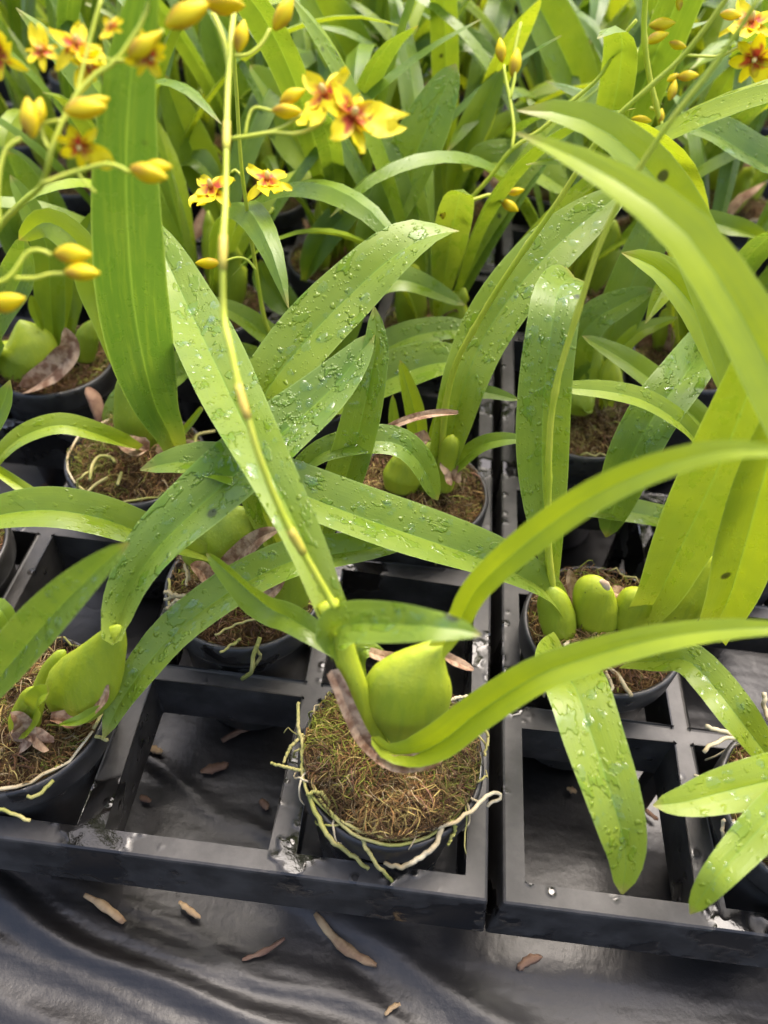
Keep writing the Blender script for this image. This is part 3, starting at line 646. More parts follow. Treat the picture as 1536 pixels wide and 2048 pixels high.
add_leaf(B, [(450, 1145), (480, 1110), (520, 1075), (560, 1058)], 40, y=[1.4, 1.4], mat='sheath', name='sheath', wb=.7, tm=.4, wet=0)
add_leaf(B, [(420, 1160), (400, 1140), (380, 1130)], 36, y=[1.35, 1.3], mat='sheath', name='sheath', wb=.9, tm=.4, wet=0)
add_leaf(B, [(500, 1215), (535, 1190), (570, 1160)], 30, y=[1.3, 1.35], mat='sheath', name='sheath', wb=.7, tm=.4, wet=0)
for p, w_, z_ in (([(375, 1200), (350, 1205), (330, 1218)], 8, [.5, .42]), ([(372, 1195), (352, 1190), (328, 1182)], 9, [.5, .45]), ([(370, 1190), (345, 1195), (332, 1200)], 7, [.5, .4]), ([(373, 1170), (372, 1130), (378, 1160)], 6, [.6, .45]),
                  ([(520, 1275), (510, 1310), (500, 1345), (485, 1358)], 9, [.4, .3, .1]), ([(515, 1290), (520, 1315), (505, 1335)], 7, [.38, .15]), ([(440, 1305), (470, 1285), (480, 1280)], 6, [.36, .38]), ([(430, 1270), (470, 1250), (520, 1235)], 5, [.4, .42])):
    add_tube(B, 'root', p, w_, 'paleroot' if z_[0] >= .5 else 'root', z=z_, n=14, k=6, jitter=.006)

# third row, centre (over the gap of leaves) with the long wet leaf drooping to the left
G = potted((-.557, 2.557), 'potted orchid beside the tray gap, behind the front centre orchid, with two tall stems', MOSS[0], 3, 4)
add_leaf(G, [(860, 1045), (820, 1080), (755, 1095), (670, 1108), (590, 1120), (500, 1160), (420, 1210), (345, 1270), (285, 1340), (240, 1405), (206, 1478)], 80, z=[.75, 1.0, 1.15, 1.0, .75, .42], tint=.42, wet=.7, wb=.35, tm=.6, a=.5, fold=(.8, .45, .3), drops=80)
add_leaf(G, [(880, 965), (888, 915), (905, 855), (930, 765), (965, 680), (1022, 592), (1092, 512), (1170, 442), (1262, 372)], 108, y=[2.5, 2.6, 3.0, 3.5], tint=.45, wet=.75, wb=.42, tm=.6, a=.55, fold=(.9, .35, .2), drops=70)
add_leaf(G, [(885, 975), (910, 935), (955, 895), (1000, 880), (1060, 878)], 34, y=[2.5, 2.4], tint=.5, wet=.1)
add_leaf(G, [(850, 960), (870, 880), (900, 810), (960, 785), (1040, 800)], 34, y=[2.6, 2.7], tint=.5, wet=.1)
add_leaf(G, [(840, 985), (810, 920), (790, 860), (785, 790)], 26, y=[2.6, 2.8], tint=.5, wet=.1)
add_leaf(G, [(830, 970), (835, 900), (830, 830), (800, 720)], 40, y=[2.6, 2.8], tint=.6, wet=.1)
add_bulb(G, [(800, 985), (805, 955), (815, 925), (820, 890)], [60, 82, 66, 30], y=[2.45, 2.5], tint=.5)
add_bulb(G, [(868, 985), (864, 950), (858, 915), (862, 885)], [60, 76, 60, 36], y=[2.5, 2.55], tint=.35)
add_bulb(G, [(885, 985), (892, 950), (898, 915), (905, 870)], [36, 44, 44, 36], y=[2.45, 2.5], tint=.5)
add_leaf(G, [(905, 960), (900, 940), (880, 925)], 34, y=[2.42, 2.45], mat='sheath', name='sheath', wet=0, wb=.8)
add_leaf(G, [(862, 880), (838, 885), (815, 898)], 36, y=[2.4, 2.4], mat='sheath', name='sheath', wet=0, wb=.8)
add_leaf(G, [(915, 828), (870, 828), (820, 838), (765, 862), (745, 880)], 16, y=[2.3, 2.2], mat='sheath', name='dry_leaf', wet=0, wb=.8)
g1 = add_tube(G, 'flower_spike', [(880, 960), (885, 880), (893, 800), (915, 720), (950, 655), (988, 590), (1048, 500), (1108, 415), (1153, 345), (1190, 290), (1233, 235), (1298, 175), (1368, 110), (1448, 5), (1490, -60)], [13, 13, 12, 11, 10], 'stem', y=[2.5, 2.55, 2.5, 2.4, 2.3], n=70, k=8, knots=(.18, .36, .55, .73))[0]

# third row, left : the tall wide leaf
L3 = potted((-2.557, 2.557), 'potted orchid in mossy pot at left with one tall broad upright leaf', MOSS[2], 3, 5)
add_leaf(L3, [(352, 905), (335, 860), (312, 815), (296, 760), (282, 700), (266, 600), (258, 500), (252, 350), (262, 150), (287, 0), (318, -110)], 140, y=[2.5, 2.3, 2.0, 1.72, 1.5, 1.4], tint=.0, wet=.3, wb=.28, tm=.55, a=.8, fold=(.7, .12, .08))
add_bulb(L3, [(300, 905), (285, 875), (275, 830), (262, 790), (250, 745)], [60, 100, 96, 66, 40], y=[2.6, 2.65], tint=.3)
add_leaf(L3, [(252, 760), (232, 700), (212, 640), (190, 580), (175, 520), (140, 470), (90, 445), (38, 480)], 66, y=[2.65, 2.75, 2.8], tint=.5, wet=.2, wb=.5, tm=.6, twist=(0, 0, .3, .9))
add_leaf(L3, [(275, 900), (240, 886), (195, 868), (125, 850), (60, 866), (10, 900), (-20, 945)], 42, y=[2.4, 2.2, 2.0], tint=.55, wet=.4, wb=.5, a=.5)
add_leaf(L3, [(-30, 925), (20, 958), (75, 995), (130, 1020), (192, 1038)], 26, y=[2.0, 1.75], tint=.85, wet=.1, wb=.7, a=.9)
add_leaf(L3, [(440, 700), (385, 740), (320, 768), (250, 805), (204, 852)], 72, y=[3.0, 2.9], tint=.38, wet=.9, wb=.6, tm=.45, a=.4)
add_leaf(L3, [(330, 905), (350, 880), (370, 860), (405, 815)], 14, y=[2.5, 2.55], tint=.5, wet=0, wb=1, tipw=.6)
add_leaf(L3, [(300, 900), (270, 895), (235, 880)], 40, y=[2.42, 2.4], mat='sheath', name='sheath', wet=0, wb=.8)
add_leaf(L3, [(325, 915), (345, 905), (375, 895), (385, 880)], 44, y=[2.42, 2.5], mat='sheath', name='sheath', wet=0, wb=.8)
for p in ([(180, 960), (185, 930), (200, 912), (222, 915), (230, 925)], [(165, 995), (190, 970), (215, 955)], [(235, 970), (243, 945)], [(390, 890), (395, 870), (430, 862)]): add_tube(L3, 'root', p, 7, 'root', z=.40, n=12, k=6)

# right tray second row: four bulbs
Q = potted((XR, 1.557), 'potted orchid with four green bulbs in a row in the right tray', MOSS[1], 3, 6)
add_bulb(Q, [(1128, 1292), (1120, 1262), (1113, 1230), (1105, 1200), (1098, 1172)], [44, 66, 74, 66, 44], y=[1.42, 1.5], tint=.42)
add_bulb(Q, [(1200, 1276), (1195, 1250), (1190, 1215), (1186, 1180), (1190, 1152)], [60, 86, 90, 80, 60], y=[1.5, 1.55], tint=.6)
add_bulb(Q, [(1258, 1268), (1262, 1240), (1270, 1208), (1282, 1178)], [56, 74, 76, 56], y=[1.5, 1.55], tint=.6)
add_bulb(Q, [(1310, 1262), (1340, 1232), (1380, 1190), (1415, 1152), (1450, 1112)], [56, 84, 86, 64, 40], y=[1.5, 1.58], tint=.62, flat=.5)
o = add_bulb(Q, [(1200, 1160), (1210, 1168), (1218, 1180)], [8, 16, 10], y=[1.42, 1.42], name='cut_scar', mat='scar', flat=.5)
add_leaf(Q, [(1150, 1200), (1142, 1165), (1138, 1138)], 22, y=[1.6, 1.62], mat='sheath', name='sheath', wet=0, wb=.9)
add_leaf(Q, [(1260, 1200), (1235, 1188), (1215, 1180)], 30, y=[1.62, 1.6], mat='sheath', name='sheath', wet=0, wb=.9)
add_leaf(Q, [(1110, 1210), (1090, 1182), (1050, 1156), (975, 1122), (870, 1085), (760, 1048), (640, 1003), (520, 955), (420, 925), (345, 925), (281, 940)], 108, y=[1.5, 1.42, 1.32, 1.3], tint=.5, wet=.8, wb=.42, tm=.48, a=.4, fold=(.7, .4, .3), drops=80)
add_leaf(Q, [(1104, 1180), (1098, 1120), (1090, 1050), (1085, 970), (1084, 860), (1092, 745), (1104, 655), (1112, 600), (1130, 562), (1150, 555)], 106, y=[1.55, 1.65, 1.8, 2.0, 2.5], tint=.45, wet=.95, wb=.18, tm=.5, a=.7, fold=(.9, .25, .15), tipw=.5, drops=70)
add_leaf(Q, [(1295, 1225), (1318, 1190), (1362, 1095), (1412, 990), (1462, 875), (1500, 775), (1540, 660), (1590, 520)], 132, y=[1.5, 1.45, 1.35, 1.25], tint=.48, wet=.45, wb=.45, tm=.5, a=.6, fold=(.8, .25, .2), drops=40)
add_leaf(Q, [(1430, 1255), (1460, 1190), (1490, 1090), (1520, 980), (1550, 880), (1600, 740)], 118, y=[1.35, 1.25, 1.1], tint=.72, wet=.2, wb=.5, tm=.5, a=.65, fold=(.8, .3, .2))
add_leaf(Q, [(1125, 1295), (1118, 1320), (1130, 1345), (1155, 1385), (1183, 1470), (1215, 1565), (1240, 1650), (1252, 1715), (1244, 1788)], 122, z=[.5, .95, 1.15, 1.05, .85, .55], tint=.55, wet=.8, wb=.45, tm=.5, a=.5, fold=(.7, .2, .15), drops=60)
add_leaf(Q, [(1255, 1325), (1310, 1322), (1372, 1320), (1418, 1362), (1465, 1420), (1510, 1480), (1560, 1545)], 76, z=[.6, .9, .9, .6], tint=.62, wet=.7, wb=.5, tm=.55, a=.5, fold=(.7, .3, .2), drops=30)
add_leaf(Q, [(1085, 1300), (1105, 1305), (1120, 1292)], 16, y=[1.36, 1.4], tint=.5, wet=0, wb=.9)
add_leaf(Q, [(1150, 1305), (1145, 1290), (1138, 1270)], 18, y=[1.36, 1.4], tint=.6, wet=0, wb=.9)
q1 = add_tube(Q, 'flower_spike', [(1106, 1185), (1097, 1100), (1096, 1000), (1100, 860), (1114, 765), (1133, 695), (1163, 600), (1193, 505), (1233, 415), (1283, 330), (1343, 240), (1418, 145), (1478, 60), (1520, -10)], [16, 14, 13, 12, 11], 'stem', y=[1.52, 1.5, 1.55, 1.6, 1.6, 1.6], n=80, k=8, knots=(.3, .47, .6, .8))[0]
for p, w_ in (([(1195, 1330), (1230, 1345), (1262, 1392)], 9), ([(1210, 1340), (1225, 1375), (1215, 1390)], 7), ([(1060, 1320), (1075, 1350), (1110, 1385)], 8)): add_tube(Q, 'root', p, w_, 'paleroot', z=.36, n=12, k=6, jitter=.005)
add_tube(Q, 'flower_stub', [(1400, 1258), (1420, 1225), (1432, 1205), (1440, 1188)], [10, 12, 9, 7], 'stem', y=[1.4, 1.4], n=12, knots=(.6,))

# right tray front row
H = potted((XR + 1, .557), 'potted orchid at the right edge with pale roots and two leaves pointing left', MOSS[2], 3, 7)
add_leaf(H, [(1650, 1560), (1600, 1545), (1536, 1562), (1440, 1586), (1370, 1604), (1306, 1611)], 98, z=[.6, .9, .95, .9], tint=.62, wet=.35, wb=.5, tm=.5, a=.6, drops=25)
add_leaf(H, [(1650, 1580), (1600, 1590), (1545, 1632), (1490, 1690), (1438, 1748), (1405, 1790), (1380, 1828)], 82, z=[.6, 1.0, .95, .75], tint=.66, wet=.5, wb=.5, tm=.5, a=.6, drops=30)
add_leaf(H, [(1700, 1560), (1740, 1300), (1700, 1080), (1620, 900), (1545, 750), (1485, 635), (1432, 548), (1370, 465), (1290, 398), (1200, 342), (1110, 296), (1033, 266)], 135, y=[.56, .7, .85, 1.0, 1.2, 1.5], tint=.76, wet=.0, wb=.6, tm=.45, a=.7, fold=(.8, .25, .15), tipshape=.9)
for p, w_, z_ in (([(1480, 1480), (1440, 1460), (1412, 1452)], 9, [.4, .4]), ([(1490, 1470), (1450, 1480), (1405, 1502)], 9, [.42, .38]), ([(1500, 1520), (1455, 1540), (1440, 1590)], 12, [.36, .34]), ([(1536, 1440), (1530, 1410), (1526, 1385)], 9, [.5, .6]), ([(1400, 1560), (1388, 1548)], 6, [.3, .3]), ([(1450, 1640), (1446, 1660), (1448, 1675)], 8, [.3, .2]), ([(1465, 1640), (1480, 1665), (1500, 1680)], 8, [.33, .33])):
    add_tube(H, 'root', p, w_, 'paleroot', z=z_, n=12, k=6, jitter=.006)
add_bulb(H, [(1640, 1600), (1640, 1560), (1645, 1500), (1655, 1450)], [80, 120, 100, 40], y=[.5, .55], tint=.5)

# right tray third row (mostly hidden by leaves)
K = potted((XR + 1, 2.557), 'potted orchid at right with a torn-tipped leaf, behind the four-bulb orchid', MOSS[0], 2, 8)
add_leaf(K, [(1500, 1060), (1495, 920), (1478, 780), (1440, 650), (1400, 530), (1342, 405), (1272, 312), (1200, 256), (1120, 226), (1034, 221)], 98, y=[2.5, 2.3, 2.1, 2.0], tint=.72, wet=.05, wb=.4, tm=.62, a=.6, fold=(.8, .35, .2))
add_leaf(K, [(1480, 1060), (1500, 900), (1475, 780), (1425, 680), (1372, 595), (1310, 535), (1243, 506)], 90, y=[2.6, 2.5, 2.3], tint=.62, wet=.05, wb=.4, tm=.6, a=.6)
add_leaf(K, [(1440, 1000), (1420, 920), (1387, 875), (1350, 838), (1285, 800), (1210, 782), (1122, 776)], 44, y=[2.4, 2.2, 2.0], tint=.6, wet=.3, wb=.4, tm=.6, a=.5, tipw=.4)
add_leaf(K, [(1128, 778), (1112, 774), (1095, 766), (1074, 762)], 26, y=[2.0, 2.0], tint=.75, wet=0, wb=1.0, tm=.3, a=.8, fold=(.6, .6, .6))
add_leaf(K, [(1126, 790), (1119, 776), (1116, 766)], 9, y=[1.98, 1.98], mat='sheath', name='dry_tear', wet=0, wb=1, tipw=.8)
add_leaf(K, [(1460, 1050), (1400, 1050), (1330, 1038), (1260, 1024), (1180, 1014), (1105, 1008), (1060, 1032)], 50, y=[2.4, 2.2, 2.1], tint=.45, wet=.7, wb=.5, tm=.5, a=.5, drops=20)
add_bulb(K, [(1440, 1050), (1420, 1010), (1410, 960), (1420, 920)], [60, 90, 80, 36], y=[2.45, 2.5], tint=.35)
add_bulb(K, [(1500, 1060), (1495, 1010), (1490, 960), (1480, 900)], [60, 100, 90, 36], y=[2.6, 2.6], tint=.35)
add_leaf(K, [(1410, 690), (1370, 750), (1315, 820), (1268, 905), (1238, 985), (1212, 1074)], 100, z=[1.3, 1.5, 1.3, .95, .5], tint=.22, wet=.85, wb=.5, tm=.5, a=.5, drops=30)
add_leaf(K, [(1470, 960), (1420, 870), (1345, 795), (1255, 725), (1165, 672)], 50, y=[2.7, 3.0, 3.2], tint=.5, wet=.1, wb=.5, a=.4)

# right tray fourth row, left column
Jp = potted((XR, 3.557), 'potted orchid in the right tray behind the spotted upright leaf', MOSS[0], 2, 9)
add_bulb(Jp, [(1180, 800), (1178, 770), (1182, 730), (1195, 690)], [40, 62, 54, 22], y=[3.5, 3.55], tint=.5)
add_bulb(Jp, [(1225, 800), (1222, 775), (1220, 745), (1222, 715)], [40, 50, 44, 18], y=[3.45, 3.5], tint=.75)
add_bulb(Jp, [(1150, 825), (1160, 800), (1190, 795)], [50, 70, 50], y=[3.4, 3.4], tint=.35)
add_leaf(Jp, [(1140, 840), (1150, 700), (1190, 640), (1240, 610), (1308, 578)], 72, y=[3.5, 3.6], tint=.3, wet=.6, a=.5)
add_leaf(Jp, [(1200, 820), (1230, 720), (1270, 670), (1310, 650), (1355, 635)], 34, y=[3.6, 3.8], tint=.85, wet=.1)
add_leaf(Jp, [(1215, 810), (1215, 700), (1255, 590), (1300, 470), (1330, 380)], 90, y=[3.6, 3.9, 4.2], tint=.5, wet=.2)
add_leaf(Jp, [(1170, 830), (1140, 700), (1120, 600), (1050, 520)], 60, y=[3.6, 3.8], tint=.4, wet=.2)

# fourth row, left edge
Zp = potted((-3.557, 3.557), 'potted orchid at the left edge with a big dark green bulb and brown sheath', MOSS[1], 2, 10)
add_bulb(Zp, [(30, 770), (45, 745), (58, 712), (60, 685), (40, 640)], [60, 110, 124, 90, 30], y=[3.3, 3.4], tint=.38)
add_bulb(Zp, [(165, 725), (168, 700), (176, 670), (185, 640)], [40, 50, 44, 16], y=[3.5, 3.55], tint=.28)
add_leaf(Zp, [(110, 720), (105, 650), (100, 580), (95, 500), (60, 420), (20, 350)], 60, y=[3.5, 3.7], tint=.45, wet=.1, wb=.5)
add_leaf(Zp, [(130, 720), (135, 650), (145, 590), (150, 520), (190, 420)], 46, y=[3.6, 3.8], tint=.5, wet=.1, wb=.5)
add_leaf(Zp, [(85, 660), (70, 620), (62, 590)], 22, y=[3.4, 3.4], tint=.6, wet=.1)
add_leaf(Zp, [(60, 780), (110, 740), (140, 700), (130, 655)], 50, y=[3.15, 3.2], mat='sheath', name='sheath', wet=0, wb=.6)
add_leaf(Zp, [(-40, 760), (-10, 660), (5, 620), (40, 560), (50, 470)], 90, y=[3.3, 3.0], tint=.2, wet=.5)

# behind centre, fourth row
Bp = potted((-1.557, 3.557), 'potted orchid behind the crossing wet leaves left of centre', MOSS[0], 2, 11)
add_leaf(Bp, [(620, 850), (660, 815), (705, 798), (770, 762), (850, 732), (910, 726), (960, 748)], 90, y=[3.4, 3.2, 3.0], tint=.42, wet=.85, wb=.4, tm=.55, a=.45, drops=40)
add_leaf(Bp, [(640, 840), (700, 750), (760, 705), (830, 672), (910, 660), (978, 675)], 58, y=[3.6, 3.6], tint=.4, wet=.7, wb=.4, a=.45)
add_leaf(Bp, [(640, 800), (570, 705), (500, 645), (440, 612), (400, 600)], 46, y=[3.5, 3.4, 3.3], tint=.5, wet=.3, a=.5)
add_leaf(Bp, [(600, 830), (560, 760), (500, 715), (440, 690)], 50, y=[3.5, 3.4], tint=.4, wet=.3, a=.5)
add_bulb(Bp, [(610, 830), (612, 790), (615, 740)], [60, 90, 40], y=[3.5, 3.5], tint=.35)
add_leaf(Bp, [(640, 820), (680, 700), (720, 600), (800, 560), (930, 610)], 56, y=[3.7, 3.9], tint=.45, wet=.3, a=.5)
s6 = add_tube(Bp, 'flower_spike', [(600, 800), (560, 700), (530, 640), (510, 525), (495, 425), (482, 325), (474, 200), (468, 100), (470, -20)], [9, 8, 8, 8], 'stem', y=[3.5, 3.4, 3.2, 3.1], n=50, k=7, knots=(.3, .5))[0]
ds = depth(at(495, 425, y=3.25))
branch(Bp, s6, [(498, 440), (520, 435), (540, 425), (545, 415)], 7, ds); branch(Bp, s6, [(512, 540), (495, 520), (475, 515), (450, 522)], 5, ds); branch(Bp, s6, [(482, 350), (470, 340), (462, 345)], 5, ds)
add_flower(Bp, s6, 535, 365, ds, 110, (0, -1), 0, 2); add_flower(Bp, s6, 425, 380, ds, 112, (-.6, -1), .3, 3)
add_bud(Bp, s6, 415, 526, ds, 48, -1, 0, 1)

# off the left edge: its spike carries the near buds
Yp = potted((-3.557, 1.557), 'potted orchid cut by the left edge whose spray of yellow buds leans into the picture', MOSS[2], 2, 12)
add_leaf(Yp, [(-140, 1130), (-120, 1000), (-60, 900), (0, 820), (20, 760)], 70, y=[1.6, 1.9], tint=.3, wet=.3)
add_leaf(Yp, [(-160, 1130), (-200, 950), (-140, 750), (-70, 620)], 90, y=[1.5, 1.7], tint=.4, wet=.3)
DY = 2.55
y7 = add_tube(Yp, 'flower_spike', [(-150, 1120), (-160, 900), (-110, 680), (-50, 540), (0, 452), (40, 410), (85, 368), (100, 310), (118, 260), (150, 195), (190, 150), (232, 122), (265, 75), (290, 30), (305, -40)], [16, 14, 13, 12, 11, 10], 'stem', d=[3.9, 3.2, 2.8, DY, DY, DY, DY], n=60, k=8)[0]
for p, w_ in (([(85, 368), (130, 350), (180, 335), (215, 328), (240, 335), (258, 345)], 10), ([(0, 452), (-4, 400), (0, 340), (15, 295), (42, 278)], 9), ([(98, 298), (85, 270), (88, 248), (125, 240)], 8), ([(232, 122), (270, 118), (300, 95), (325, 60)], 10),
              ([(120, 260), (150, 200), (165, 140), (185, 60), (205, -10)], 8), ([(-30, 570), (10, 560), (30, 540), (55, 505), (80, 500), (102, 510)], 9), ([(30, 556), (70, 556), (100, 548), (128, 548)], 8), ([(232, 122), (215, 118), (195, 118)], 6), ([(155, 345), (175, 370), (192, 385)], 5)):
    branch(Yp, y7, p, w_, DY)
for i, (x, y_, s_, dx, dy) in enumerate([(60, 235, 86, -.15, -1), (172, 218, 95, 1, -.1), (298, 346, 88, 1, .28), (146, 508, 84, 1, .03), (165, 545, 80, 1, .05), (12, 604, 90, 1, -.2), (375, 30, 105, 1, -.5), (448, 4, 82, 1, .05), (285, 92, 80, .6, -.5)]):
    add_bud(Yp, y7, x, y_, DY - .05, s_ * .92, dx, dy, i, .1)
    if i in (0, 1, 2, 6, 8): add_bud(Yp, y7, x + 18, y_ - 12, DY - .03, s_ * .66, dx + .3, dy - .3, i + 1, .0)
for i, (x, y_, s_, fx, fy) in enumerate([(150, 95, 120, .3, -1), (160, 290, 100, .2, 1), (5, 110, 105, -1, 0), (84, 105, 80, -.2, -.6), (295, 112, 90, .5, .6), (175, 130, 80, .2, .2), (225, 55, 60, -.5, -.5)]):
    add_flower(Yp, y7, x, y_, DY + (.25 if i in (0, 2, 3, 5) else .02), s_, (fx, fy), i * 1.1, i)

# ------------------------------------------------------------------ orchids farther back: built once as kinds, then copied leaf by leaf
def n_const(sv):
    sv = np.asarray(sv); return lambda c, t, s: np.cross(sv, t)
LEAFLIB = []
for k in range(20):
    r = np.random.default_rng(100 + k); L = r.uniform(2.0, 3.9); lean = r.uniform(.15, .95); arch = r.uniform(.1, 1.5)
    P = []; x = z = 0.0; an = math.pi / 2 - lean * .5; n = 10; tw = r.uniform(-.35, .35); yv = 0.0
    for i in range(n):
        P.append((x, yv, z)); s = i / (n - 1); an2 = an - lean * .5 * s - arch * 1.6 * s ** 2.2; st = L / (n - 1); x += st * math.cos(an2); z += st * math.sin(an2); yv += tw * .12 * st * s
    V, Fc, UV, lt, lu, fr = leaf_geo(np.array(P), r.uniform(.16, .37), n_const((0, 1, 0)), wb=.34, tm=r.uniform(.5, .65), fold=(1.1, .35, .25), twist=(0, tw, tw * 2), N=18, NU=6, tipshape=r.uniform(.55, .9), seed=k)
    me_ = mesh('leaf', V, Fc, MAT['leaf'], uv=UV, attrs=dict(lt=lt, lu=lu, tint=float(r.choice([.22, .36, .48, .6, .8])), wet=float(r.choice([.1, .3, .7])))); crease(me_, lu); LEAFLIB.append(me_)
BULBLIB = []
for k in range(4):
    r = np.random.default_rng(300 + k); n = 12; h = r.uniform(.55, .85); rd = r.uniform(.13, .2)
    Cn = np.array([(.04 * i / n * r.uniform(-1, 1), 0, .25 + h * i / (n - 1)) for i in range(n)]); q = np.linspace(0, 1, n)
    V, Fc = tube(Cn, rd * (np.sin(math.pi * (q * .86 + .1)) ** .8) * (1 - .25 * q), 14, .6, sideref=(0, 1, 0))
    BULBLIB.append(mesh('pseudobulb', V, Fc, MAT['bulb'], attrs=dict(tint=float(r.uniform(.25, .6)), lt=np.r_[np.repeat(q, 14), 0, 1])))
SHEATHLIB = []
for k in range(2):
    V, Fc, UV, lt, lu, fr = leaf_geo(np.array([(.1, 0, .25), (.2, .02, .4), (.24, .03, .6), (.34, .05, .72)]), .2, n_const((0, 1, 0)), wb=.9, N=8, NU=4, seed=k)
    SHEATHLIB.append(mesh('sheath', V, Fc, MAT['sheath'], uv=UV, attrs=dict(lt=lt, lu=lu)))
STEMLIB = []
for k in range(3):
    r = np.random.default_rng(400 + k); n = 16; h = r.uniform(3.0, 3.9); bx, by = r.uniform(-.8, .8), r.uniform(-.5, .4)
    P = np.array([(bx * s ** 1.6, by * s ** 1.6, .35 + h * s) for s in np.linspace(0, 1, n)]); V, Fc = tube(P, np.linspace(.018, .010, n), 6)
    STEMLIB.append((mesh('flower_spike', V, Fc, MAT['stem'], attrs=dict(tint=.5, lt=0)), P))
def back_orchid(cell, label, seed, spike=False, nleaf=None, group='potted orchids far back on the bench'):
    r = np.random.default_rng(1000 + seed); root, base = potted(cell, label, None, 1, seed, group=group)
    nl = nleaf or int(r.integers(9, 13)); a0 = r.uniform(0, 6.28)
    for i in range(nl):
        o = link('leaf', LEAFLIB[int(r.integers(20))], root); a = a0 + i * 2.399 + r.uniform(-.4, .4); q = r.uniform(.02, .16)
        o.location = (q * math.cos(a) * S, q * math.sin(a) * S, .3 * S); o.rotation_euler = (r.uniform(-.1, .1), r.uniform(-.08, .1), a); sc = r.uniform(.75, 1.1); o.scale = (sc,) * 3
    for i in range(int(r.integers(2, 4))):
        o = link('pseudobulb', BULBLIB[int(r.integers(4))], root); a = a0 + i * 2.0; o.location = (.17 * math.cos(a) * S, .17 * math.sin(a) * S, 0); o.rotation_euler = (0, .15, a + .8)
    o = link('sheath', SHEATHLIB[seed % 2], root); o.rotation_euler = (0, 0, r.uniform(0, 6.28))
    if seed % 3 == 0: o = link('dry_leaf', SHEATHLIB[(seed // 3) % 2], root); o.rotation_euler = (0, r.uniform(.2, .7), r.uniform(0, 6.28)); o.scale = (1.6, 1.2, 1.8); o.location = (0, 0, -.1 * S)
    if spike:
        me, P = STEMLIB[int(r.integers(3))]; s_ = link('flower_spike', me, root); s_.rotation_euler = (0, 0, r.uniform(0, 6.28))
        for k in range(int(r.integers(5, 9))):
            i = int(r.integers(8, 16)); pos = P[i] + r.normal(0, .10, 3); fl = r.random() < .4
            o = link('flower' if fl else 'bud', (FLOWERS if fl else BUDS)[k % 4], s_); place(o, pos, r.normal(0, 1, 3) + np.array([0, -.6, .8]), np.zeros(3), r.uniform(.8, 1.15), r.uniform(0, 6))
            V, Fc = tube(np.array([P[i - 1], (P[i - 1] + pos) / 2 + np.array([0, 0, -.01]), pos]), [.007, .006, .006], 4)
            link('branch', mesh('branch', V, Fc, MAT['stem'], attrs=dict(tint=.5, lt=0)), s_)
    return (root, base)
ORD = ['first', 'second', 'third', 'fourth', 'fifth', 'sixth', 'seventh', 'eighth', 'ninth', 'tenth', 'eleventh', 'twelfth', 'thirteenth', 'fourteenth', 'fifteenth', 'sixteenth', 'seventeenth', 'eighteenth', 'nineteenth', 'twentieth']
def cellx(c):           # column index: ..., -1 is the left tray's right column, 0 the right tray's left column
    k = math.floor(c / NC); return (k * (TW + GAP) + (c - k * NC) + .557) + GAP
def celly(r): k = r // NR; return k * (TD + GAP) + (r - k * NR) + .557
def project(P):
    q = RC @ (np.asarray(P, float) - CAM); return 768 + F * q[0] / -q[2], 1024 - F * q[1] / -q[2]
BACK = {}
for r_ in range(4, 20):
    row = []
    for c in range(-12, 13):
        if (c + r_) % 2 == 0 if False else ((-c - 1) + r_) % 2 != 0: continue
        x, y_ = cellx(c), celly(r_); px, py = project((x, y_, 1.2)); px0, py0 = project((x, y_, 3.0))
        if px < -90 or px > 1640 or min(py, py0) > 2048 or py < -140: continue
        row.append((c, x, y_, px))
    for n_, (c, x, y_, px) in enumerate(row):
        if r_ < 9: lab = 'leafy potted orchid in the %s pot row from front, %s from left' % (ORD[r_], ORD[n_])
        else: lab = 'distant potted orchid in the %s pot row back, %s from the left' % (ORD[r_], ORD[n_])
        BACK[(c, r_)] = back_orchid((x, y_), lab, r_ * 40 + c + 20, spike=((r_ * 7 + c * 3) % 4 == 0))
# leaves of the nearer ones that stand out in the picture
def near(px, py, y):
    P = at(px, py, y=y); return min(BACK.values(), key=lambda b: abs(b[1][0] - P[0]) + 2 * abs(b[1][1] - y))
def bl(pts, w_, y, **kw):
    add_leaf(near(pts[0][0], pts[0][1], y[0]), pts, w_, y=y, **kw)
bl([(735, 520), (760, 460), (792, 395), (842, 285), (882, 195), (912, 128)], 98, [4.6, 5.0], tint=.4, wet=.7, wb=.6, tm=.55, a=.5)
bl([(770, 170), (815, 115), (870, 88), (935, 84), (996, 118)], 48, [7.5, 7.3], tint=.35, wet=.4, a=.5)
bl([(690, 490), (698, 430), (704, 385), (708, 340)], 90, [5.6, 5.7], tint=.62, wet=.1, wb=.75, tm=.5, tipw=.85, a=.7)
bl([(760, 250), (735, 200), (690, 110), (640, 20), (600, -60)], 105, [6.6, 6.3], tint=.55, wet=.1, a=.6)
bl([(1600, 380), (1545, 340), (1480, 300), (1415, 262), (1348, 248)], 70, [4.6, 4.4], tint=.22, wet=.6, a=.4)
bl([(1175, 240), (1155, 175), (1115, 85), (1060, -20), (1030, -80)], 92, [6.6, 6.2], tint=.42, wet=.2, a=.6)
bl([(890, 580), (892, 500), (888, 420), (880, 320)], 52, [5.6, 5.8], tint=.45, wet=.1, a=.6)
bl([(900, 400), (930, 300), (965, 220), (1006, 140)], 60, [5.6, 5.8], tint=.45, wet=.1, a=.6)
bl([(930, 345), (985, 325), (1060, 335), (1140, 385)], 66, [5.4, 5.4], tint=.4, wet=.5, a=.4)
bl([(900, 320), (960, 290), (1040, 250), (1130, 190)], 60, [6.6, 6.6], tint=.65, wet=.1, a=.5)
bl([(470, 480), (430, 400), (385, 300), (345, 200), (330, 150)], 80, [5.6, 5.6], tint=.5, wet=.1, a=.6)
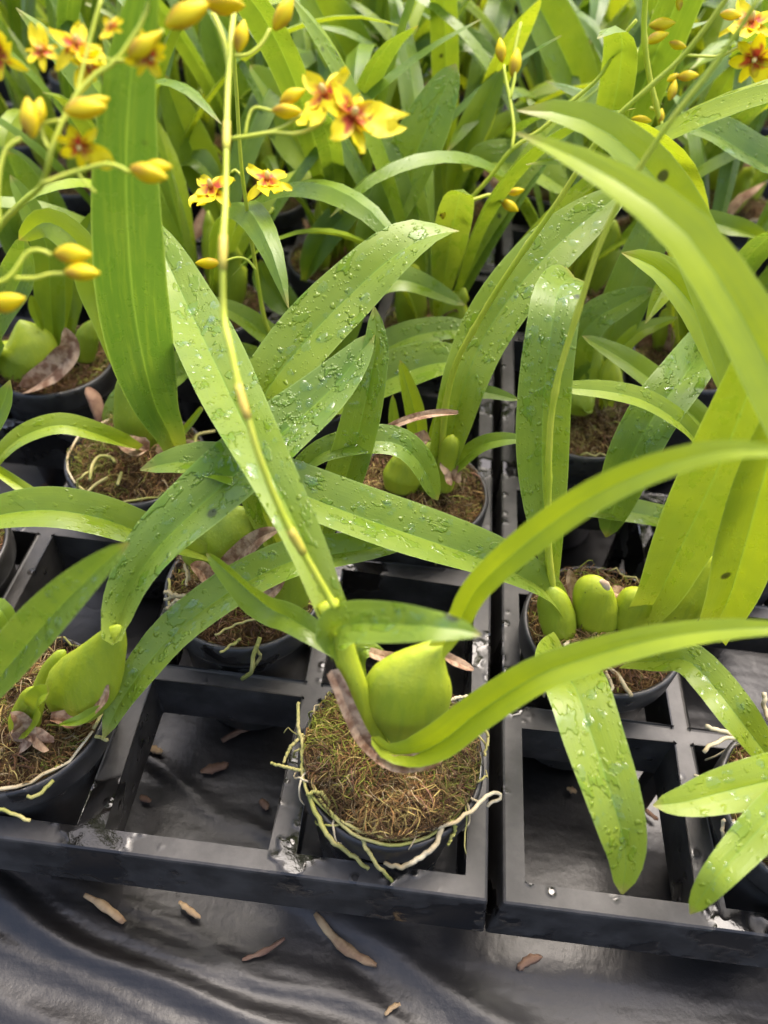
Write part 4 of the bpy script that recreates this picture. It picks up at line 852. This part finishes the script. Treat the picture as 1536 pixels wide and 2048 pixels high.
bl([(655, 395), (620, 330), (580, 270), (550, 200), (500, 130)], 85, [5.6, 5.7], tint=.42, wet=.1, a=.6)
bl([(480, 330), (470, 200), (440, 90), (410, 0)], 90, [6.6, 6.6], tint=.32, wet=.3, a=.6)
bl([(40, 500), (20, 420), (-20, 330), (-60, 250)], 80, [4.6, 4.6], tint=.3, wet=.3, a=.6)
bl([(330, 340), (370, 318), (400, 325), (440, 370)], 46, [5.6, 5.5], tint=.4, wet=.3, a=.4)
bl([(600, 640), (560, 600), (530, 560), (520, 520)], 60, [4.6, 4.6], tint=.35, wet=.1, a=.6)
bl([(610, 560), (640, 490), (690, 430), (740, 390)], 60, [5.0, 5.2], tint=.28, wet=.1, a=.6)
bl([(140, 480), (90, 400), (30, 330), (-20, 300)], 60, [4.8, 4.8], tint=.4, wet=.2, a=.6)
bl([(120, 600), (60, 480), (40, 380), (10, 300)], 110, [4.6, 4.4], tint=.2, wet=.5, a=.6)
bl([(1536, 480), (1480, 460), (1400, 440), (1330, 430)], 40, [4.6, 4.6], tint=.6, wet=.1, a=.6)
# spikes that cross the top right
bp = near(888, 445, 4.6)
s4 = add_tube(bp, 'flower_spike', [(870, 480), (888, 445), (933, 405), (980, 355), (1023, 300), (1088, 255), (1148, 200), (1198, 155), (1225, 110), (1248, 70), (1273, 40)], [9, 9, 8, 7], 'stem', y=[4.55, 4.5, 4.4], n=40, k=7)[0]
d4 = depth(at(1023, 300, y=4.5))
for p in ([(1023, 300), (1028, 260), (1020, 200), (1010, 150), (1008, 130)], [(1020, 200), (1030, 150), (1028, 110), (1042, 45)], [(1198, 155), (1240, 130), (1283, 100), (1330, 90)], [(933, 405), (960, 395), (985, 390), (1010, 405)], [(985, 390), (1010, 382), (1025, 382)], [(1205, 150), (1235, 135), (1275, 105)]): branch(bp, s4, p, 7, d4)
for i, (x, y_, s_, dx, dy) in enumerate([(1002, 100, 46, -.1, -1), (1030, 125, 54, .2, -1), (1032, 383, 34, 1, -.2), (1020, 412, 42, 1, .6), (936, 420, 22, 1, .3), (886, 425, 26, 0, -1)]): add_bud(bp, s4, x, y_, d4, s_, dx, dy, i)
bp = near(1333, 300, 4.6)
s5 = add_tube(bp, 'flower_spike', [(1350, 420), (1340, 340), (1330, 290), (1318, 235), (1298, 150), (1288, 65), (1292, -30)], [11, 11, 12], 'stem', y=[4.5, 4.4, 4.3], n=36, k=7, knots=(.55, .8))[0]
d5 = depth(at(1318, 235, y=4.4))
for p in ([(1330, 290), (1320, 270), (1300, 258), (1290, 245)], [(1325, 260), (1318, 225), (1300, 215)], [(1368, 110), (1400, 112), (1440, 112), (1490, 90), (1530, 80)]): branch(bp, s5, p, 6, d5)
for i, (x, y_, s_, dx, dy) in enumerate([(1325, 48, 50, 1, -.1), (1315, 75, 46, 1, -.4), (1356, 90, 36, 1, .3), (1376, 152, 42, 1, -.1), (1345, 155, 30, -.5, .3), (1283, 240, 40, 1, .1), (1322, 232, 30, .1, -1), (1358, 5, 30, 0, -1), (1462, 30, 42, 1, .1), (1345, 180, 40, .3, -1)]): add_bud(bp, s5, x, y_, d5, s_, dx, dy, i)
for i, (x, y_, s_, fx, fy) in enumerate([(1500, 50, 120, .2, -1), (1510, 115, 110, .1, 1)]): add_flower(bp, s5, x, y_, d5, s_, (fx, fy), i, i)

# ------------------------------------------------------------------ bits of bark and straw lying on the film
def chip_mesh(seed, L, wd, th):
    r = np.random.default_rng(seed); n, k = 9, 7; bw = r.uniform(-.1, .1); C_ = np.array([(L * (s - .5), bw * L * math.sin(s * 3.1), th * .5) for s in np.linspace(0, 1, n)])
    rad = wd * .5 * np.clip(np.sin(math.pi * (np.linspace(.08, .93, n))) ** .5 * r.uniform(.7, 1.15, n), .15, 2); V, Fc = tube(C_, rad, k, th / wd, sideref=(0, 0, 1)); V = V + r.normal(0, wd * .05, V.shape); return V, Fc
chips = [((210, 1820), (170, 1795), (250, 1850), 'straw', 22, 'long straw-coloured chip on the black film at lower left'), ((380, 1822), (358, 1808), (400, 1840), 'straw', 16, 'pale curled chip right of the long straw-coloured chip'),
         ((528, 1900), (487, 1917), (570, 1875), 'bark', 16, 'orange-brown splinter lying below the front tray edge'), ((690, 1880), (632, 1836), (754, 1940), 'straw', 26, 'largest forked straw chip below the front centre pot'),
         ((1058, 1928), (1035, 1937), (1082, 1913), 'bark', 22, 'brown chip below the gap between the two trays'),
         ((495, 1465), (440, 1480), (540, 1442), 'bark', 20, 'long reddish bark strip seen through the empty front cell'), ((430, 1540), (405, 1545), (458, 1532), 'bark', 26, 'round brown bark bit in the middle of the empty front cell'),
         ((310, 1503), (296, 1498), (326, 1508), 'straw', 20, 'pale chip at the left side of the empty front cell'), ((292, 1600), (284, 1596), (304, 1606), 'bark', 16, 'small reddish bit low left in the empty front cell'), ((528, 1612), (522, 1602), (535, 1622), 'bark', 18, 'orange bit at the right side of the empty front cell'), ((785, 2020), (770, 2030), (800, 2008), 'straw', 14, 'pale bit at the bottom centre edge of the picture'), ((1142, 1582), (1134, 1578), (1152, 1586), 'straw', 18, 'round pale bit left of the hanging leaf in the right tray cell'), ((1295, 1625), (1278, 1608), (1315, 1642), 'bark', 14, 'dull brown sliver right of the hanging leaf'), ((348, 1268), (338, 1240), (356, 1300), 'bark', 22, 'orange bark piece in shade beside the second row pot'), ((90, 985), (70, 1000), (110, 975), 'bark', 26, 'pinkish bark chip in the shaded cell at left')]
for i, (c, a_, b_, m_, w_, lab) in enumerate(chips):
    P = at(*c, z=FLOOR + .02); A_ = at(*a_, z=FLOOR + .02); B_ = at(*b_, z=FLOOR + .02); L = np.linalg.norm(B_ - A_); ang = math.atan2(B_[1] - A_[1], B_[0] - A_[0]); wd = w_ * depth(P) / F * .85
    V, Fc = chip_mesh(i, L, wd, min(wd * .5, .06)); o = link('bark_chip', mesh('bark_chip', V, Fc, MAT[m_])); o.location = Vector((P[0] * S, P[1] * S, (FLOOR + .03) * S)); o.rotation_euler = (0, 0, ang); tag(o, lab, 'bark chip', 'bits of bark on the film')
V, Fc = tube(catmull(np.array([at(176, 775, z=.45), at(190, 800, z=.4), at(205, 850, z=.25)]), 8), np.array([.02, .05, .06, .06, .06, .055, .05, .03]), 8, .35)
o = link('bark_piece', mesh('bark_piece', V, Fc, MAT['bark'])); tag(o, 'flat orange bark piece leaning on the pot rim at left', 'bark')
